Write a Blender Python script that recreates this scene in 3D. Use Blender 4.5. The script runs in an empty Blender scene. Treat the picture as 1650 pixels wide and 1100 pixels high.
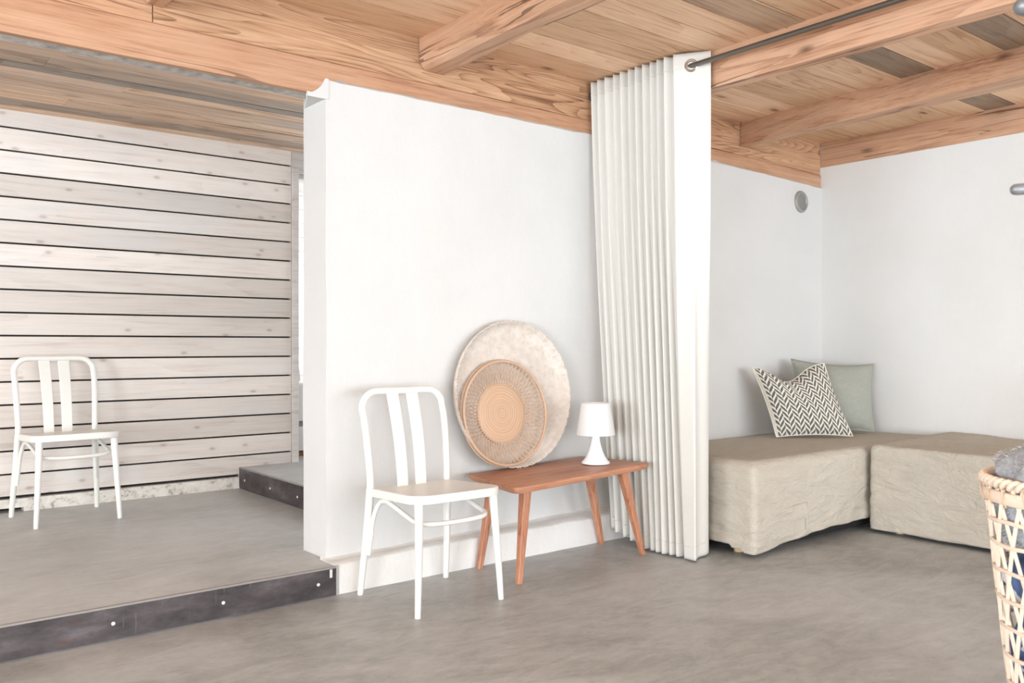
import bpy, math, random
from mathutils import Vector, Matrix, noise
random.seed(7)
S = bpy.context.scene
COL = S.collection
PI = math.pi
R = math.radians

# ------------------------------------------------------------------ camera
FPX, YAW, HCAM = 1397.0, math.atan2(1125, 1397), 1.07
cam_d = bpy.data.cameras.new('camera')
cam = bpy.data.objects.new('camera', cam_d)
COL.objects.link(cam)
cam_d.sensor_width = 36.0
cam_d.lens = FPX / 1650 * 36.0
cam_d.shift_y = 5.0 / 1650
cam_d.clip_start = 0.05
cam.location = (0, 0, HCAM)
cam.rotation_euler = (PI / 2, 0, -YAW)
cam_d.dof.use_dof = True
cam_d.dof.focus_distance = 4.2
cam_d.dof.aperture_fstop = 6.3
S.camera = cam

# ------------------------------------------------------------------ world, lights, exposure
S.view_settings.view_transform = 'Standard'
S.view_settings.look = 'None'
S.view_settings.gamma = 1.0
S.view_settings.use_curve_mapping = False
S.view_settings.exposure = -0.24
W = bpy.data.worlds.new('world')
S.world = W
W.use_nodes = True
bg = W.node_tree.nodes['Background']
bg.inputs[0].default_value = (0.93, 0.96, 1.0, 1)
bg.inputs[1].default_value = 0.6


def area_light(name, loc, direction, sx, sy, power, color=(1, 0.98, 0.95), spread=180):
    l = bpy.data.lights.new(name, 'AREA')
    l.shape = 'RECTANGLE'
    l.size, l.size_y = sx, sy
    l.energy = power
    l.color = color
    l.spread = R(spread)
    o = bpy.data.objects.new(name, l)
    COL.objects.link(o)
    o.location = loc
    o.rotation_euler = Vector(direction).to_track_quat('-Z', 'Y').to_euler()
    return o


DAY = (0.815, 0.915, 1.0)
area_light('daylight_left_window', (-6.52, -2.5, 1.2), (1, 0.0, 0.22), 3.2, 2.1, 700, DAY)
area_light('daylight_platform_window', (-6.52, 2.0, 1.25), (1, 0.0, 0.15), 2.0, 1.9, 330, DAY)
area_light('fill_behind_camera', (1.8, -5.02, 1.15), (0, 1, 0.08), 8.4, 2.1, 690, DAY)  # unseen fill lamp, added behind the camera for soft frontal light
area_light('fill_passage', (4.46, 4.9, 1.5), (-1, 0.3, -0.1), 1.2, 1.3, 24, DAY)  # added lamp at an invented side opening, brightens landing and cabinet
area_light('fill_far_room', (4.46, 6.8, 1.5), (-1, 0, -0.05), 1.0, 1.3, 60, DAY)  # added lamp to whiten the room beyond the doorway, its opening unseen

# ------------------------------------------------------------------ node helpers


class NT:
    def __init__(self, name):
        self.m = bpy.data.materials.new(name)
        self.m.use_nodes = True
        self.n = self.m.node_tree.nodes
        self.l = self.m.node_tree.links
        self.b = self.n['Principled BSDF']

    def add(self, t, ins=None, **kw):
        nd = self.n.new(t)
        for k, v in kw.items():
            setattr(nd, k, v)
        for k, v in (ins or {}).items():
            self.put(nd.inputs[k], v)
        return nd

    def put(self, sock, v):
        if isinstance(v, bpy.types.NodeSocket):
            self.l.new(v, sock)
        else:
            sock.default_value = v

    def math(self, op, a, b=0.0, c=0.0, clamp=False):
        nd = self.n.new('ShaderNodeMath')
        nd.operation = op
        nd.use_clamp = clamp
        self.put(nd.inputs[0], a)
        self.put(nd.inputs[1], b)
        self.put(nd.inputs[2], c)
        return nd.outputs[0]

    def mix(self, f, a, b, blend='MIX'):
        nd = self.n.new('ShaderNodeMix')
        nd.data_type = 'RGBA'
        nd.blend_type = blend
        self.put(nd.inputs['Factor'], f)
        self.put(nd.inputs['A'], a)
        self.put(nd.inputs['B'], b)
        return [o for o in nd.outputs if o.type == 'RGBA'][0]

    def coord(self, which='Object'):
        return self.n.new('ShaderNodeTexCoord').outputs[which]

    def mapping(self, vec, scale=(1, 1, 1), loc=(0, 0, 0), rot=(0, 0, 0)):
        nd = self.add('ShaderNodeMapping', {'Vector': vec, 'Scale': scale, 'Location': loc, 'Rotation': rot})
        return nd.outputs[0]

    def noise(self, vec, scale=5.0, detail=4.0, rough=0.5, dist=0.0):
        nd = self.add('ShaderNodeTexNoise', {'Vector': vec, 'Scale': scale, 'Detail': detail, 'Roughness': rough, 'Distortion': dist})
        return nd.outputs['Fac'] if 'Fac' in nd.outputs else nd.outputs[0]

    def ramp(self, f, stops):
        nd = self.n.new('ShaderNodeValToRGB')
        e = nd.color_ramp.elements
        while len(e) < len(stops):
            e.new(0.5)
        for el, (p, c) in zip(e, stops):
            el.position = p
            el.color = c if len(c) == 4 else (*c, 1)
        self.put(nd.inputs[0], f)
        return nd.outputs[0]

    def rng(self, f, a, b, c=0.0, d=1.0):
        nd = self.add('ShaderNodeMapRange', {'Value': f, 'From Min': a, 'From Max': b, 'To Min': c, 'To Max': d})
        return nd.outputs[0]

    def bump(self, h, strength=0.3, dist=0.01):
        nd = self.add('ShaderNodeBump', {'Height': h, 'Strength': strength, 'Distance': dist})
        self.l.new(nd.outputs[0], self.b.inputs['Normal'])

    def out(self, color=None, rough=None, metal=None, spec=None):
        if color is not None:
            self.put(self.b.inputs['Base Color'], color)
        if rough is not None:
            self.put(self.b.inputs['Roughness'], rough)
        if metal is not None:
            self.put(self.b.inputs['Metallic'], metal)
        if spec is not None:
            self.put(self.b.inputs['Specular IOR Level'], spec)
        return self.m


def srgb(r, g, b):
    f = lambda c: (c / 255 / 12.92) if c / 255 <= 0.04045 else ((c / 255 + 0.055) / 1.055) ** 2.4
    return (f(r), f(g), f(b), 1)


def plain(name, col, rough=0.5, metal=0.0, bump=0.0, bscale=60, var=0.0):
    t = NT(name)
    c = col if len(col) == 4 else (*col, 1)
    if var or bump:
        n = t.noise(t.coord(), bscale, 5, 0.6)
        if var:
            d = (c[0] * (1 - var), c[1] * (1 - var), c[2] * (1 - var), 1)
            c = t.mix(t.rng(n, 0.3, 0.7), d, c)
        if bump:
            t.bump(n, bump, 0.004)
    return t.out(c, rough, metal)


def wood(name, dark, mid, light, axis='X', rough=0.6, knots=0.5, grain=1.0, gscale=1.0, knotcol=(0.10, 0.045, 0.02, 1), stain=0.0, ring=26, graycol=srgb(150, 130, 112), kscale=(2.1, 5.2), crack=0.0):
    """sawn timber: growth rings, fine grain and knots along one axis; per-plank tone read from mesh attributes"""
    t = NT(name)
    tone = t.add('ShaderNodeAttribute', attribute_name='tone').outputs['Fac']
    grey = t.add('ShaderNodeAttribute', attribute_name='grey').outputs['Fac']
    sh = t.math('MULTIPLY', tone, 41.7)
    comb = t.add('ShaderNodeCombineXYZ', {0: sh, 1: sh, 2: sh}).outputs[0]
    v = t.add('ShaderNodeVectorMath', {0: t.coord(), 1: comb}, operation='ADD').outputs[0]

    def sc(al, ac):
        return {'X': (al, ac, ac), 'Y': (ac, al, ac), 'Z': (ac, ac, al)}[axis]
    lo = t.noise(t.mapping(v, sc(0.5 * gscale, 5.0 * gscale)), 1.0, 1.5, 0.45, 0.35)
    mwob = t.noise(t.mapping(v, sc(2.0 * gscale, 26 * gscale)), 1.0, 2, 0.5)
    rings = t.math('FRACT', t.math('ADD', t.math('MULTIPLY', lo, ring / 4.5), t.math('MULTIPLY', mwob, 0.35)))
    rings = t.math('POWER', rings, 2.2)
    fine = t.noise(t.mapping(v, sc(4 * gscale, 130 * gscale)), 1.0, 4, 0.7)
    mid_ = t.noise(t.mapping(v, sc(1.6 * gscale, 34 * gscale)), 1.0, 3, 0.6)
    blot = t.noise(t.mapping(v, sc(1.6, 4.0)), 1.0, 3, 0.55)
    vor = t.add('ShaderNodeTexVoronoi', {'Vector': t.mapping(v, sc(kscale[0], kscale[1])), 'Scale': 1.0}, feature='F1')
    kd = t.math('ADD', vor.outputs['Distance'], t.math('MULTIPLY', t.math('SUBTRACT', mid_, 0.5), 0.10))
    vr = t.add('ShaderNodeSeparateColor', {0: vor.outputs['Color']})
    has = t.math('GREATER_THAN', vr.outputs[0], 0.3)
    knot = t.math('MULTIPLY', has, t.math('SUBTRACT', 1.0, t.rng(kd, 0.05, 0.15), clamp=True))
    halo = t.math('MULTIPLY', has, t.math('SUBTRACT', 1.0, t.rng(kd, 0.10, 0.34), clamp=True))
    f = t.math('ADD', t.math('MULTIPLY', t.math('SUBTRACT', 0.35, rings), 0.5 * grain), t.math('MULTIPLY', t.math('SUBTRACT', fine, 0.5), 1.0))
    f = t.math('ADD', f, t.math('MULTIPLY', t.math('SUBTRACT', mid_, 0.5), 0.9))
    f = t.math('ADD', f, t.math('MULTIPLY', t.math('SUBTRACT', blot, 0.5), 0.55))
    f = t.math('ADD', f, 0.5)
    col = t.ramp(f, [(0.1, dark), (0.45, mid), (0.85, light)])
    col = t.mix(t.math('MULTIPLY', halo, 0.35 * knots), col, dark)
    col = t.mix(t.math('MULTIPLY', knot, knots), col, knotcol)
    if stain:
        st = t.noise(t.mapping(v, sc(0.8, 1.8)), 1.3, 4, 0.6)
        col = t.mix(t.math('MULTIPLY', t.rng(st, 0.5, 0.72), stain), col, graycol)
    if crack:
        ck = t.noise(t.mapping(v, sc(0.16, 3.4)), 1.0, 4, 0.55)
        line = t.math('LESS_THAN', t.math('ABSOLUTE', t.math('SUBTRACT', ck, 0.47)), t.math('MULTIPLY', t.math('SUBTRACT', blot, 0.46), 0.03))
        col = t.mix(t.math('MULTIPLY', line, crack), col, (0.05, 0.022, 0.012, 1))
    g2 = t.mix(t.rng(f, 0.2, 0.8), (graycol[0] * .55, graycol[1] * .55, graycol[2] * .55, 1), graycol)
    col = t.mix(grey, col, g2)
    hsv = t.add('ShaderNodeHueSaturation', {'Color': col, 'Value': t.rng(tone, 0, 1, 0.84, 1.14), 'Saturation': t.rng(tone, 0, 1, 1.06, 0.94)})
    t.bump(t.math('ADD', fine, t.math('MULTIPLY', rings, 0.3)), 0.25, 0.003)
    return t.out(hsv.outputs[0], rough)


# ------------------------------------------------------------------ materials
M = {}
# ceiling boards
M['planks'] = wood('ceiling_planks', srgb(176, 130, 98), srgb(224, 182, 146), srgb(234, 198, 164), 'X', 0.6, 0.75, 0.45, ring=60, kscale=(2.4, 6.5))
M['beam_y'] = wood('beam_along_room', srgb(144, 98, 70), srgb(198, 152, 120), srgb(212, 172, 142), 'Y', 0.65, 0.8, 0.5, stain=0.35, ring=36, crack=0.65, kscale=(2.6, 7), graycol=srgb(176, 150, 126))
M['beam_dark'] = wood('old_brown_plate', srgb(122, 84, 58), srgb(184, 140, 106), srgb(208, 168, 134), 'X', 0.65, 0.85, 0.8, stain=0.25, ring=150, kscale=(1.5, 6))
M['beam_light'] = wood('pink_brown_beam', srgb(146, 100, 72), srgb(184, 138, 106), srgb(198, 158, 128), 'X', 0.7, 0.4, 0.25, stain=0.2, ring=16, crack=0.5)
M['planks_low'] = wood('weathered_planks', srgb(160, 122, 94), srgb(218, 180, 148), srgb(232, 202, 174), 'X', 0.65, 0.4, 0.6, stain=0.55, ring=50, graycol=srgb(164, 155, 146))
M['cladding'] = wood('white_washed_boards', srgb(204, 190, 180), srgb(222, 211, 202), srgb(229, 220, 212), 'X', 0.6, 0.5, 0.4, knotcol=srgb(150, 126, 112), stain=0.5, ring=40, graycol=srgb(208, 206, 206), kscale=(5.5, 11))
M['bench'] = wood('orange_pine_bench', srgb(146, 90, 64), srgb(186, 128, 98), srgb(202, 148, 118), 'X', 0.42, 0.0, 0.45, ring=60)
M['bench_leg'] = wood('orange_pine_leg', srgb(146, 90, 64), srgb(192, 132, 102), srgb(210, 156, 124), 'Z', 0.45, 0.0, 0.35, ring=40)
M['birch'] = wood('birch_foot', srgb(206, 168, 128), srgb(224, 192, 152), srgb(234, 206, 170), 'Z', 0.5, 0.0, 0.6)
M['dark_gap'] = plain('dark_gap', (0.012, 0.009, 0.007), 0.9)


def plaster(name, c1, c2, bump=0.25):
    t = NT(name)
    co = t.coord()
    n1 = t.noise(co, 1.6, 5, 0.55)
    n2 = t.noise(t.mapping(co, (1, 1, 0.45)), 22, 6, 0.6)
    n3 = t.noise(co, 140, 3, 0.6)
    col = t.mix(t.rng(n1, 0.35, 0.65), c1, c2)
    h = t.math('ADD', t.math('MULTIPLY', n2, 1.0), t.math('MULTIPLY', n3, 0.25))
    h = t.math('ADD', h, t.math('MULTIPLY', n1, 2.0))
    t.bump(h, bump, 0.008)
    return t.out(col, 0.75, spec=0.3)


M['plaster'] = plaster('white_lime_plaster', srgb(208, 206, 203), srgb(213, 211, 208))
M['plaster_r'] = plaster('white_wall_paint', srgb(221, 219, 215), srgb(225, 223, 220))
M['ledge'] = plaster('rough_white_plinth', srgb(222, 219, 214), srgb(234, 233, 230), 0.6)
M['crumble'] = plaster('grey_plaster_edge', srgb(150, 146, 140), srgb(190, 184, 176), 1.0)


def concrete(name, a, b, c):
    t = NT(name)
    co = t.coord()
    d = t.noise(t.mapping(co, (1, 1, 1), rot=(0, 0, 0.5)), 0.9, 6, 0.6, 1.6)
    s = t.noise(t.mapping(co, (1.2, 3.0, 1), rot=(0, 0, 0.42)), 2.2, 8, 0.72, 2.2)
    g = t.noise(co, 160, 3, 0.7)
    k = t.noise(t.mapping(co, (1.4, 2.6, 1), rot=(0, 0, 0.3)), 11, 7, 0.75, 0.8)
    f = t.math('ADD', t.math('MULTIPLY', d, 0.45), t.math('MULTIPLY', s, 0.33))
    f = t.math('ADD', f, t.math('MULTIPLY', k, 0.22))
    col = t.ramp(f, [(0.40, a), (0.5, b), (0.60, c)])
    col = t.mix(t.math('MULTIPLY', t.rng(g, 0.35, 0.75), 0.16), col, (c[0] * 1.15, c[1] * 1.15, c[2] * 1.15, 1))
    sp = t.add('ShaderNodeTexVoronoi', {'Vector': co, 'Scale': 5.0})
    dot = t.math('LESS_THAN', sp.outputs['Distance'], 0.018)
    col = t.mix(t.math('MULTIPLY', dot, 0.8), col, srgb(225, 222, 216))
    t.bump(t.math('ADD', s, t.math('MULTIPLY', g, 0.15)), 0.08, 0.01)
    return t.out(col, t.rng(f, 0.3, 0.7, 0.36, 0.5), spec=0.5)


M['floor'] = concrete('polished_concrete', srgb(146, 146, 143), srgb(173, 174, 172), srgb(192, 193, 192))
M['platform'] = concrete('platform_concrete', srgb(160, 160, 157), srgb(181, 181, 179), srgb(196, 196, 195))


def steel():
    t = NT('raw_dark_steel')
    co = t.coord()
    n = t.noise(t.mapping(co, (2, 2, 5)), 2.2, 6, 0.65)
    r = t.noise(t.mapping(co, (1.5, 1.5, 6)), 3.1, 7, 0.7)
    s = t.noise(t.mapping(co, (30, 30, 2)), 2, 3, 0.6)
    col = t.ramp(n, [(0.35, srgb(58, 52, 52)), (0.55, srgb(84, 77, 78)), (0.72, srgb(112, 104, 108))])
    col = t.mix(t.math('MULTIPLY', t.rng(r, 0.58, 0.72), 0.65), col, srgb(104, 66, 42))
    col = t.mix(t.math('MULTIPLY', t.rng(s, 0.66, 0.76), 0.35), col, srgb(150, 142, 142))
    return t.out(col, 0.55, 0.35)


M['steel'] = steel()
M['steel_edge'] = plain('worn_steel_edge', srgb(150, 144, 138), 0.5, 0.3)
M['screw'] = plain('bright_screw', srgb(226, 220, 214), 0.35, 0.2)
M['galv'] = plain('galvanised_strip', srgb(206, 202, 196), 0.4, 0.5, 0.5, 22, 0.6)
M['rod'] = plain('grey_steel_tube', srgb(120, 116, 110), 0.38, 0.85)
M['chrome'] = plain('brushed_nickel', srgb(205, 200, 192), 0.25, 1.0)
M['stand'] = plain('grey_painted_metal', srgb(128, 130, 132), 0.4, 0.4)
M['vent'] = plain('grey_vent', srgb(158, 155, 150), 0.5, 0.3)
M['vent_in'] = plain('vent_mesh_grey', srgb(150, 148, 143), 0.6, 0.2, 0.8, 220, 0.35)
M['chair'] = plain('white_lacquer', srgb(232, 229, 222), 0.36, 0.0, 0.05, 40, 0.025)
M['chair_old'] = plain('cream_white_lacquer', srgb(240, 235, 223), 0.36, 0.0, 0.05, 40, 0.03)
M['lamp_glass'] = plain('white_glass', srgb(240, 242, 244), 0.2)
t = NT('white_shade')
tr = t.add('ShaderNodeBsdfTranslucent', {'Color': (0.9, 0.9, 0.88, 1)})
t.out(srgb(243, 242, 240), 0.6)
mx = t.add('ShaderNodeMixShader', {0: 0.3, 1: t.b.outputs[0], 2: tr.outputs[0]})
t.l.new(mx.outputs[0], t.n['Material Output'].inputs[0])
M['shade'] = t.m


def cloth(name, col, weave=420, bump=0.15, var=0.12, trans=0.0, wr=0.0, rough=0.85):
    t = NT(name)
    co = t.coord()
    n1 = t.noise(t.mapping(co, (weave, weave, weave * 0.12)), 1, 2, 0.5)
    n2 = t.noise(t.mapping(co, (weave * 0.12, weave * 0.12, weave)), 1, 2, 0.5)
    w = t.math('MULTIPLY', t.math('ADD', n1, n2), 0.5)
    d = (col[0] * (1 - var), col[1] * (1 - var), col[2] * (1 - var), 1)
    c = t.mix(t.rng(w, 0.38, 0.62), d, col)
    h = w
    if wr:
        big = t.noise(t.mapping(co, (5, 5, 13)), 1.3, 5, 0.6, 1.6)
        h = t.math('ADD', t.math('MULTIPLY', w, 0.12), t.math('MULTIPLY', big, wr))
    t.bump(h, bump, 0.006 if not wr else 0.012)
    m = t.out(c, rough, spec=0.15)
    if trans:
        tr = t.add('ShaderNodeBsdfTranslucent', {'Color': col})
        mx = t.add('ShaderNodeMixShader', {0: trans, 1: t.b.outputs[0], 2: tr.outputs[0]})
        t.l.new(mx.outputs[0], t.n['Material Output'].inputs[0])
    return m


M['curtain'] = cloth('white_cotton', srgb(233, 230, 223), 300, 0.06, 0.03, 0.15)
M['linen'] = cloth('beige_linen', srgb(194, 185, 171), 260, 0.7, 0.10, 0, 1.8)
M['sage'] = cloth('sage_linen', srgb(162, 163, 153), 420, 0.4, 0.14, 0, 1.2)
M['cream'] = cloth('cream_cloth', srgb(226, 220, 206), 500, 0.15, 0.1)
M['blue'] = cloth('blue_cotton', srgb(104, 124, 168), 500, 0.2, 0.22, 0, 0.8)
M['piping'] = cloth('white_piping', srgb(238, 238, 238), 600, 0.1, 0.05)
M['beige_fluff'] = cloth('beige_fluff', srgb(218, 205, 188), 200, 0.5, 0.3)


def herringbone():
    t = NT('herringbone_print')
    uv = t.coord('UV')
    sep = t.add('ShaderNodeSeparateXYZ', {0: uv})
    wob = t.math('MULTIPLY', t.math('SUBTRACT', t.noise(uv, 60, 2, 0.6), 0.5), 0.25)
    U = t.math('MULTIPLY', sep.outputs[0], 16.0)
    V = t.math('MULTIPLY', sep.outputs[1], 12.0)
    tri = t.math('PINGPONG', U, 1.0)
    par = t.math('FLOOR', t.math('MODULO', U, 2.0))
    ph = t.math('ADD', V, t.math('MULTIPLY', tri, 1.05))
    ph = t.math('ADD', ph, t.math('MULTIPLY', par, 0.42))
    ph = t.math('ADD', ph, wob)
    st = t.math('FRACT', ph)
    leaf = t.math('MULTIPLY', t.math('SUBTRACT', 1.0, tri), tri)
    edge = t.math('SUBTRACT', 0.25, t.math('MULTIPLY', leaf, 0.30))
    st = t.math('MULTIPLY', t.math('SUBTRACT', t.math('ABSOLUTE', t.math('SUBTRACT', st, 0.5)), edge), 22.0, clamp=True)
    # narrow cream selvedge
    brd = t.math('MULTIPLY', t.math('GREATER_THAN', sep.outputs[0], 0.025), t.math('LESS_THAN', sep.outputs[0], 0.99))
    st = t.math('MULTIPLY', st, brd)
    wear = t.rng(t.noise(uv, 90, 3, 0.7), 0.3, 0.7, 0.78, 1.0)
    col = t.mix(t.math('MULTIPLY', st, wear), srgb(228, 220, 204), srgb(64, 70, 75))
    t.bump(t.noise(uv, 260, 2, 0.5), 0.15, 0.003)
    return t.out(col, 0.88, spec=0.1)


M['herring'] = herringbone()


def bamboo_weave():
    t = NT('white_bamboo_weave')
    uv = t.coord('UV')
    r = t.mapping(uv, (1, 1, 1), rot=(0, 0, R(38)))
    ch = t.add('ShaderNodeTexBrick', {'Vector': r, 'Color1': srgb(220, 211, 201), 'Color2': srgb(192, 178, 165), 'Mortar': srgb(180, 165, 150), 'Scale': 42.0, 'Mortar Size': 0.06, 'Brick Width': 0.6, 'Row Height': 0.28})
    n = t.noise(uv, 24, 5, 0.7)
    n2 = t.noise(uv, 5, 3, 0.6)
    col = t.mix(t.rng(n, 0.42, 0.66, 0, 0.75), srgb(217, 207, 197), ch.outputs['Color'])
    col = t.mix(t.math('MULTIPLY', t.rng(n2, 0.45, 0.65), 0.25), col, srgb(190, 174, 158))
    t.bump(ch.outputs['Fac'], 0.35, 0.003)
    return t.out(col, 0.7)


M['bamboo'] = bamboo_weave()


def spiral_disc():
    t = NT('coiled_rattan')
    co = t.coord('UV')
    ln = t.add('ShaderNodeVectorMath', {0: co}, operation='LENGTH').outputs['Value']
    w = t.math('ADD', t.math('MULTIPLY', ln, 420), t.math('MULTIPLY', t.noise(co, 8, 2), 8))
    s = t.rng(t.math('SINE', w), -1, 1)
    b = t.noise(t.add('ShaderNodeCombineXYZ', {0: t.math('MULTIPLY', ln, 60)}).outputs[0], 1.0, 3, 0.6)
    col = t.mix(t.math('MULTIPLY', s, 0.35), srgb(208, 174, 144), srgb(180, 142, 112))
    col = t.mix(t.rng(b, 0.45, 0.65, 0, 0.45), col, srgb(188, 150, 120))
    t.bump(s, 0.3, 0.003)
    return t.out(col, 0.5)


M['coil'] = spiral_disc()
M['rattan'] = plain('tan_rattan', srgb(206, 172, 144), 0.5, 0, 0.2, 90, 0.14)
M['cane'] = plain('pale_cane', srgb(246, 224, 202), 0.42, 0, 0.15, 70, 0.12)
M['cane_wrap'] = plain('cane_wrapping', srgb(224, 190, 160), 0.5, 0, 0.2, 70, 0.25)
M['fur'] = plain('grey_fleece', srgb(186, 190, 195), 0.9, 0, 0.6, 60, 0.4)
M['fur_hair'] = plain('grey_fleece_hair', srgb(214, 218, 223), 0.8, 0, 0, 30, 0.35)
M['cabinet'] = plain('white_cabinet_paint', srgb(238, 235, 230), 0.5)
M['plinth'] = plain('brown_plinth', srgb(140, 96, 66), 0.6)


def stone():
    t = NT('limewashed_stone')
    co = t.coord()
    n = t.noise(t.mapping(co, (1, 1, 1)), 14, 7, 0.7, 0.6)
    n2 = t.noise(co, 45, 4, 0.7)
    f = t.math('ADD', t.math('MULTIPLY', n, 0.7), t.math('MULTIPLY', n2, 0.3))
    col = t.ramp(f, [(0.38, srgb(150, 140, 128)), (0.47, srgb(214, 207, 197)), (0.6, srgb(228, 223, 215))])
    t.bump(f, 0.6, 0.01)
    return t.out(col, 0.8)


M['stone'] = stone()

# ------------------------------------------------------------------ mesh helpers


class MB:
    def __init__(self):
        self.v, self.f, self.tone, self.grey, self.uv = [], [], [], [], {}

    def _add(self, vs, fs, tone=0.5, grey=0.0):
        o = len(self.v)
        self.v += [Vector(p) for p in vs]
        for f in fs:
            self.f.append([i + o for i in f])
            self.tone.append(tone)
            self.grey.append(grey)
        return o

    def box(self, x0, x1, y0, y1, z0, z1, tone=0.5, grey=0.0):
        vs = [(x, y, z) for x in (x0, x1) for y in (y0, y1) for z in (z0, z1)]
        fs = [(0, 1, 3, 2), (4, 6, 7, 5), (0, 4, 5, 1), (2, 3, 7, 6), (0, 2, 6, 4), (1, 5, 7, 3)]
        self._add(vs, fs, tone, grey)
        return self

    def hexa(self, b, t, tone=0.5):
        """b, t: four bottom and four top points, same winding (ccw from above)"""
        fs = [(3, 2, 1, 0), (4, 5, 6, 7)] + [(i, (i + 1) % 4, 4 + (i + 1) % 4, 4 + i) for i in range(4)]
        self._add(list(b) + list(t), fs, tone)
        return self

    def loft(self, rings, closed=True, caps=True, tone=0.5, grey=0.0):
        n = len(rings[0])
        vs = [p for r in rings for p in r]
        fs = []
        for i in range(len(rings) - 1):
            for j in range(n if closed else n - 1):
                k = (j + 1) % n
                fs.append((i * n + j, i * n + k, (i + 1) * n + k, (i + 1) * n + j))
        if caps and closed:
            fs.append(tuple(range(n - 1, -1, -1)))
            fs.append(tuple((len(rings) - 1) * n + j for j in range(n)))
        self._add(vs, fs, tone, grey)
        return self

    def tube(self, path, rad, n=10, caps=True, closed=False, flat=None, tone=0.5):
        P = [Vector(p) for p in path]
        m = len(P)
        rr = rad if isinstance(rad, (list, tuple)) else [rad] * m
        T = []
        for i in range(m):
            if closed:
                d = P[(i + 1) % m] - P[i - 1]
            else:
                d = P[min(i + 1, m - 1)] - P[max(i - 1, 0)]
            T.append(d.normalized())
        up = Vector((0, 0, 1)) if abs(T[0].z) < 0.9 else Vector((1, 0, 0))
        N = (up - T[0] * up.dot(T[0])).normalized()
        rings = []
        for i in range(m):
            N = (N - T[i] * N.dot(T[i]))
            if N.length < 1e-6:
                N = T[i].orthogonal()
            N.normalize()
            B = T[i].cross(N)
            a, b = (1, 1) if flat is None else flat
            rings.append([P[i] + (N * math.cos(2 * PI * k / n) * a + B * math.sin(2 * PI * k / n) * b) * rr[i] for k in range(n)])
        if closed:
            rings.append(rings[0])
            self.loft(rings, True, False, tone)
        else:
            self.loft(rings, True, caps, tone)
        return self

    def lathe(self, prof, c=(0, 0, 0), n=48, mat=None, tone=0.5, caps=False):
        c = Vector(c)
        rings = []
        for r, z in prof:
            ring = []
            for k in range(n):
                p = Vector((r * math.cos(2 * PI * k / n), r * math.sin(2 * PI * k / n), z))
                if mat:
                    p = mat @ p
                ring.append(c + p)
            rings.append(ring)
        self.loft(rings, True, caps, tone)
        return self

    def build(self, name, mat, parent=None, smooth=True, bevel=0.0, seg=2, sharp=35, subsurf=0, solid=0.0, uvf=None):
        off = Vector(parent.location) if parent is not None and parent.parent is None else Vector((0, 0, 0))
        if parent is not None and parent.parent is not None:
            off = Vector(parent.parent.location)
        if parent is not None and parent.type == 'MESH' and parent.parent is None:
            off = Vector(parent.location)
        me = bpy.data.meshes.new(name)
        me.from_pydata([v - off for v in self.v], [], self.f)
        me.update()
        for nm, data in (('tone', self.tone), ('grey', self.grey)):
            a = me.attributes.new(nm, 'FLOAT', 'FACE')
            a.data.foreach_set('value', data)
        if uvf:
            uvl = me.uv_layers.new(name='UVMap')
            for lp in me.loops:
                uvl.data[lp.index].uv = uvf[lp.vertex_index] if isinstance(uvf, list) else uvf(self.v[lp.vertex_index])
        me.polygons.foreach_set('use_smooth', [smooth] * len(me.polygons))
        if smooth:
            me.set_sharp_from_angle(angle=R(sharp))
        me.materials.append(M[mat] if isinstance(mat, str) else mat)
        o = bpy.data.objects.new(name, me)
        COL.objects.link(o)
        if parent is not None:
            o.parent = parent
        if bevel:
            b = o.modifiers.new('bevel', 'BEVEL')
            b.width, b.segments, b.limit_method, b.angle_limit = bevel, seg, 'ANGLE', R(40)
        if solid:
            s = o.modifiers.new('solid', 'SOLIDIFY')
            s.thickness = solid
            s.offset = 0
        if subsurf:
            s = o.modifiers.new('sub', 'SUBSURF')
            s.levels = s.render_levels = subsurf
        return o


def tag(o, label, cat, group=None):
    o['label'] = label
    o['category'] = cat
    if group:
        o['group'] = group
    return o


def thing(name, label, cat, loc, group=None, rz=0.0):
    o = bpy.data.objects.new(name, None)
    o.empty_display_size = 0.1
    COL.objects.link(o)
    o.location = loc
    o.rotation_euler.z = rz
    return tag(o, label, cat, group)


def struct(o, label=None, cat=None):
    o['kind'] = 'structure'
    if label:
        o['label'] = label
    if cat:
        o['category'] = cat
    return o


def bez(pts, n=8):
    """Catmull-Rom through points"""
    P = [Vector(p) for p in pts]
    out = []
    for i in range(len(P) - 1):
        p0, p1, p2, p3 = P[max(i - 1, 0)], P[i], P[i + 1], P[min(i + 2, len(P) - 1)]
        for k in range(n):
            t_ = k / n
            out.append(0.5 * ((2 * p1) + (p2 - p0) * t_ + (2 * p0 - 5 * p1 + 4 * p2 - p3) * t_ ** 2 + (3 * p1 - p0 - 3 * p2 + p3) * t_ ** 3))
    out.append(P[-1])
    return out


def nz(x, y=0.0, z=0.0):
    return noise.noise(Vector((x, y, z)))


def fbm(x, y, z, o=4):
    return noise.fractal(Vector((x, y, z)), 0.9, 2.1, o)


# ================================================================== THE SETTING
YW = 3.488      # face of white partition wall
XR = 5.695      # right wall
ZC = 2.53       # ceiling boards
PZ = 0.125      # raised platform
LX = -6.5       # left outer wall
BY = -5.0       # rear wall behind the viewer

b = MB(); b.box(LX, XR + 0.2, BY, YW + 0.2, -0.12, 0)
struct(b.build('floor', 'floor', smooth=False), 'grey polished concrete floor', 'floor')
b = MB(); b.box(LX, 1.752, 3.356, 5.72, 0.0, PZ); b.box(1.752, 2.186, 3.72, 5.72, 0.0, PZ)
struct(b.build('floor_platform', 'platform', smooth=False), 'raised grey concrete platform behind the steel step', 'floor')
b = MB(); b.box(2.193, 4.5, 3.72, 8.2, 0.0, 0.26)
struct(b.build('floor_landing', 'platform', smooth=False), 'upper concrete landing by the doorway', 'floor')

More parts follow.
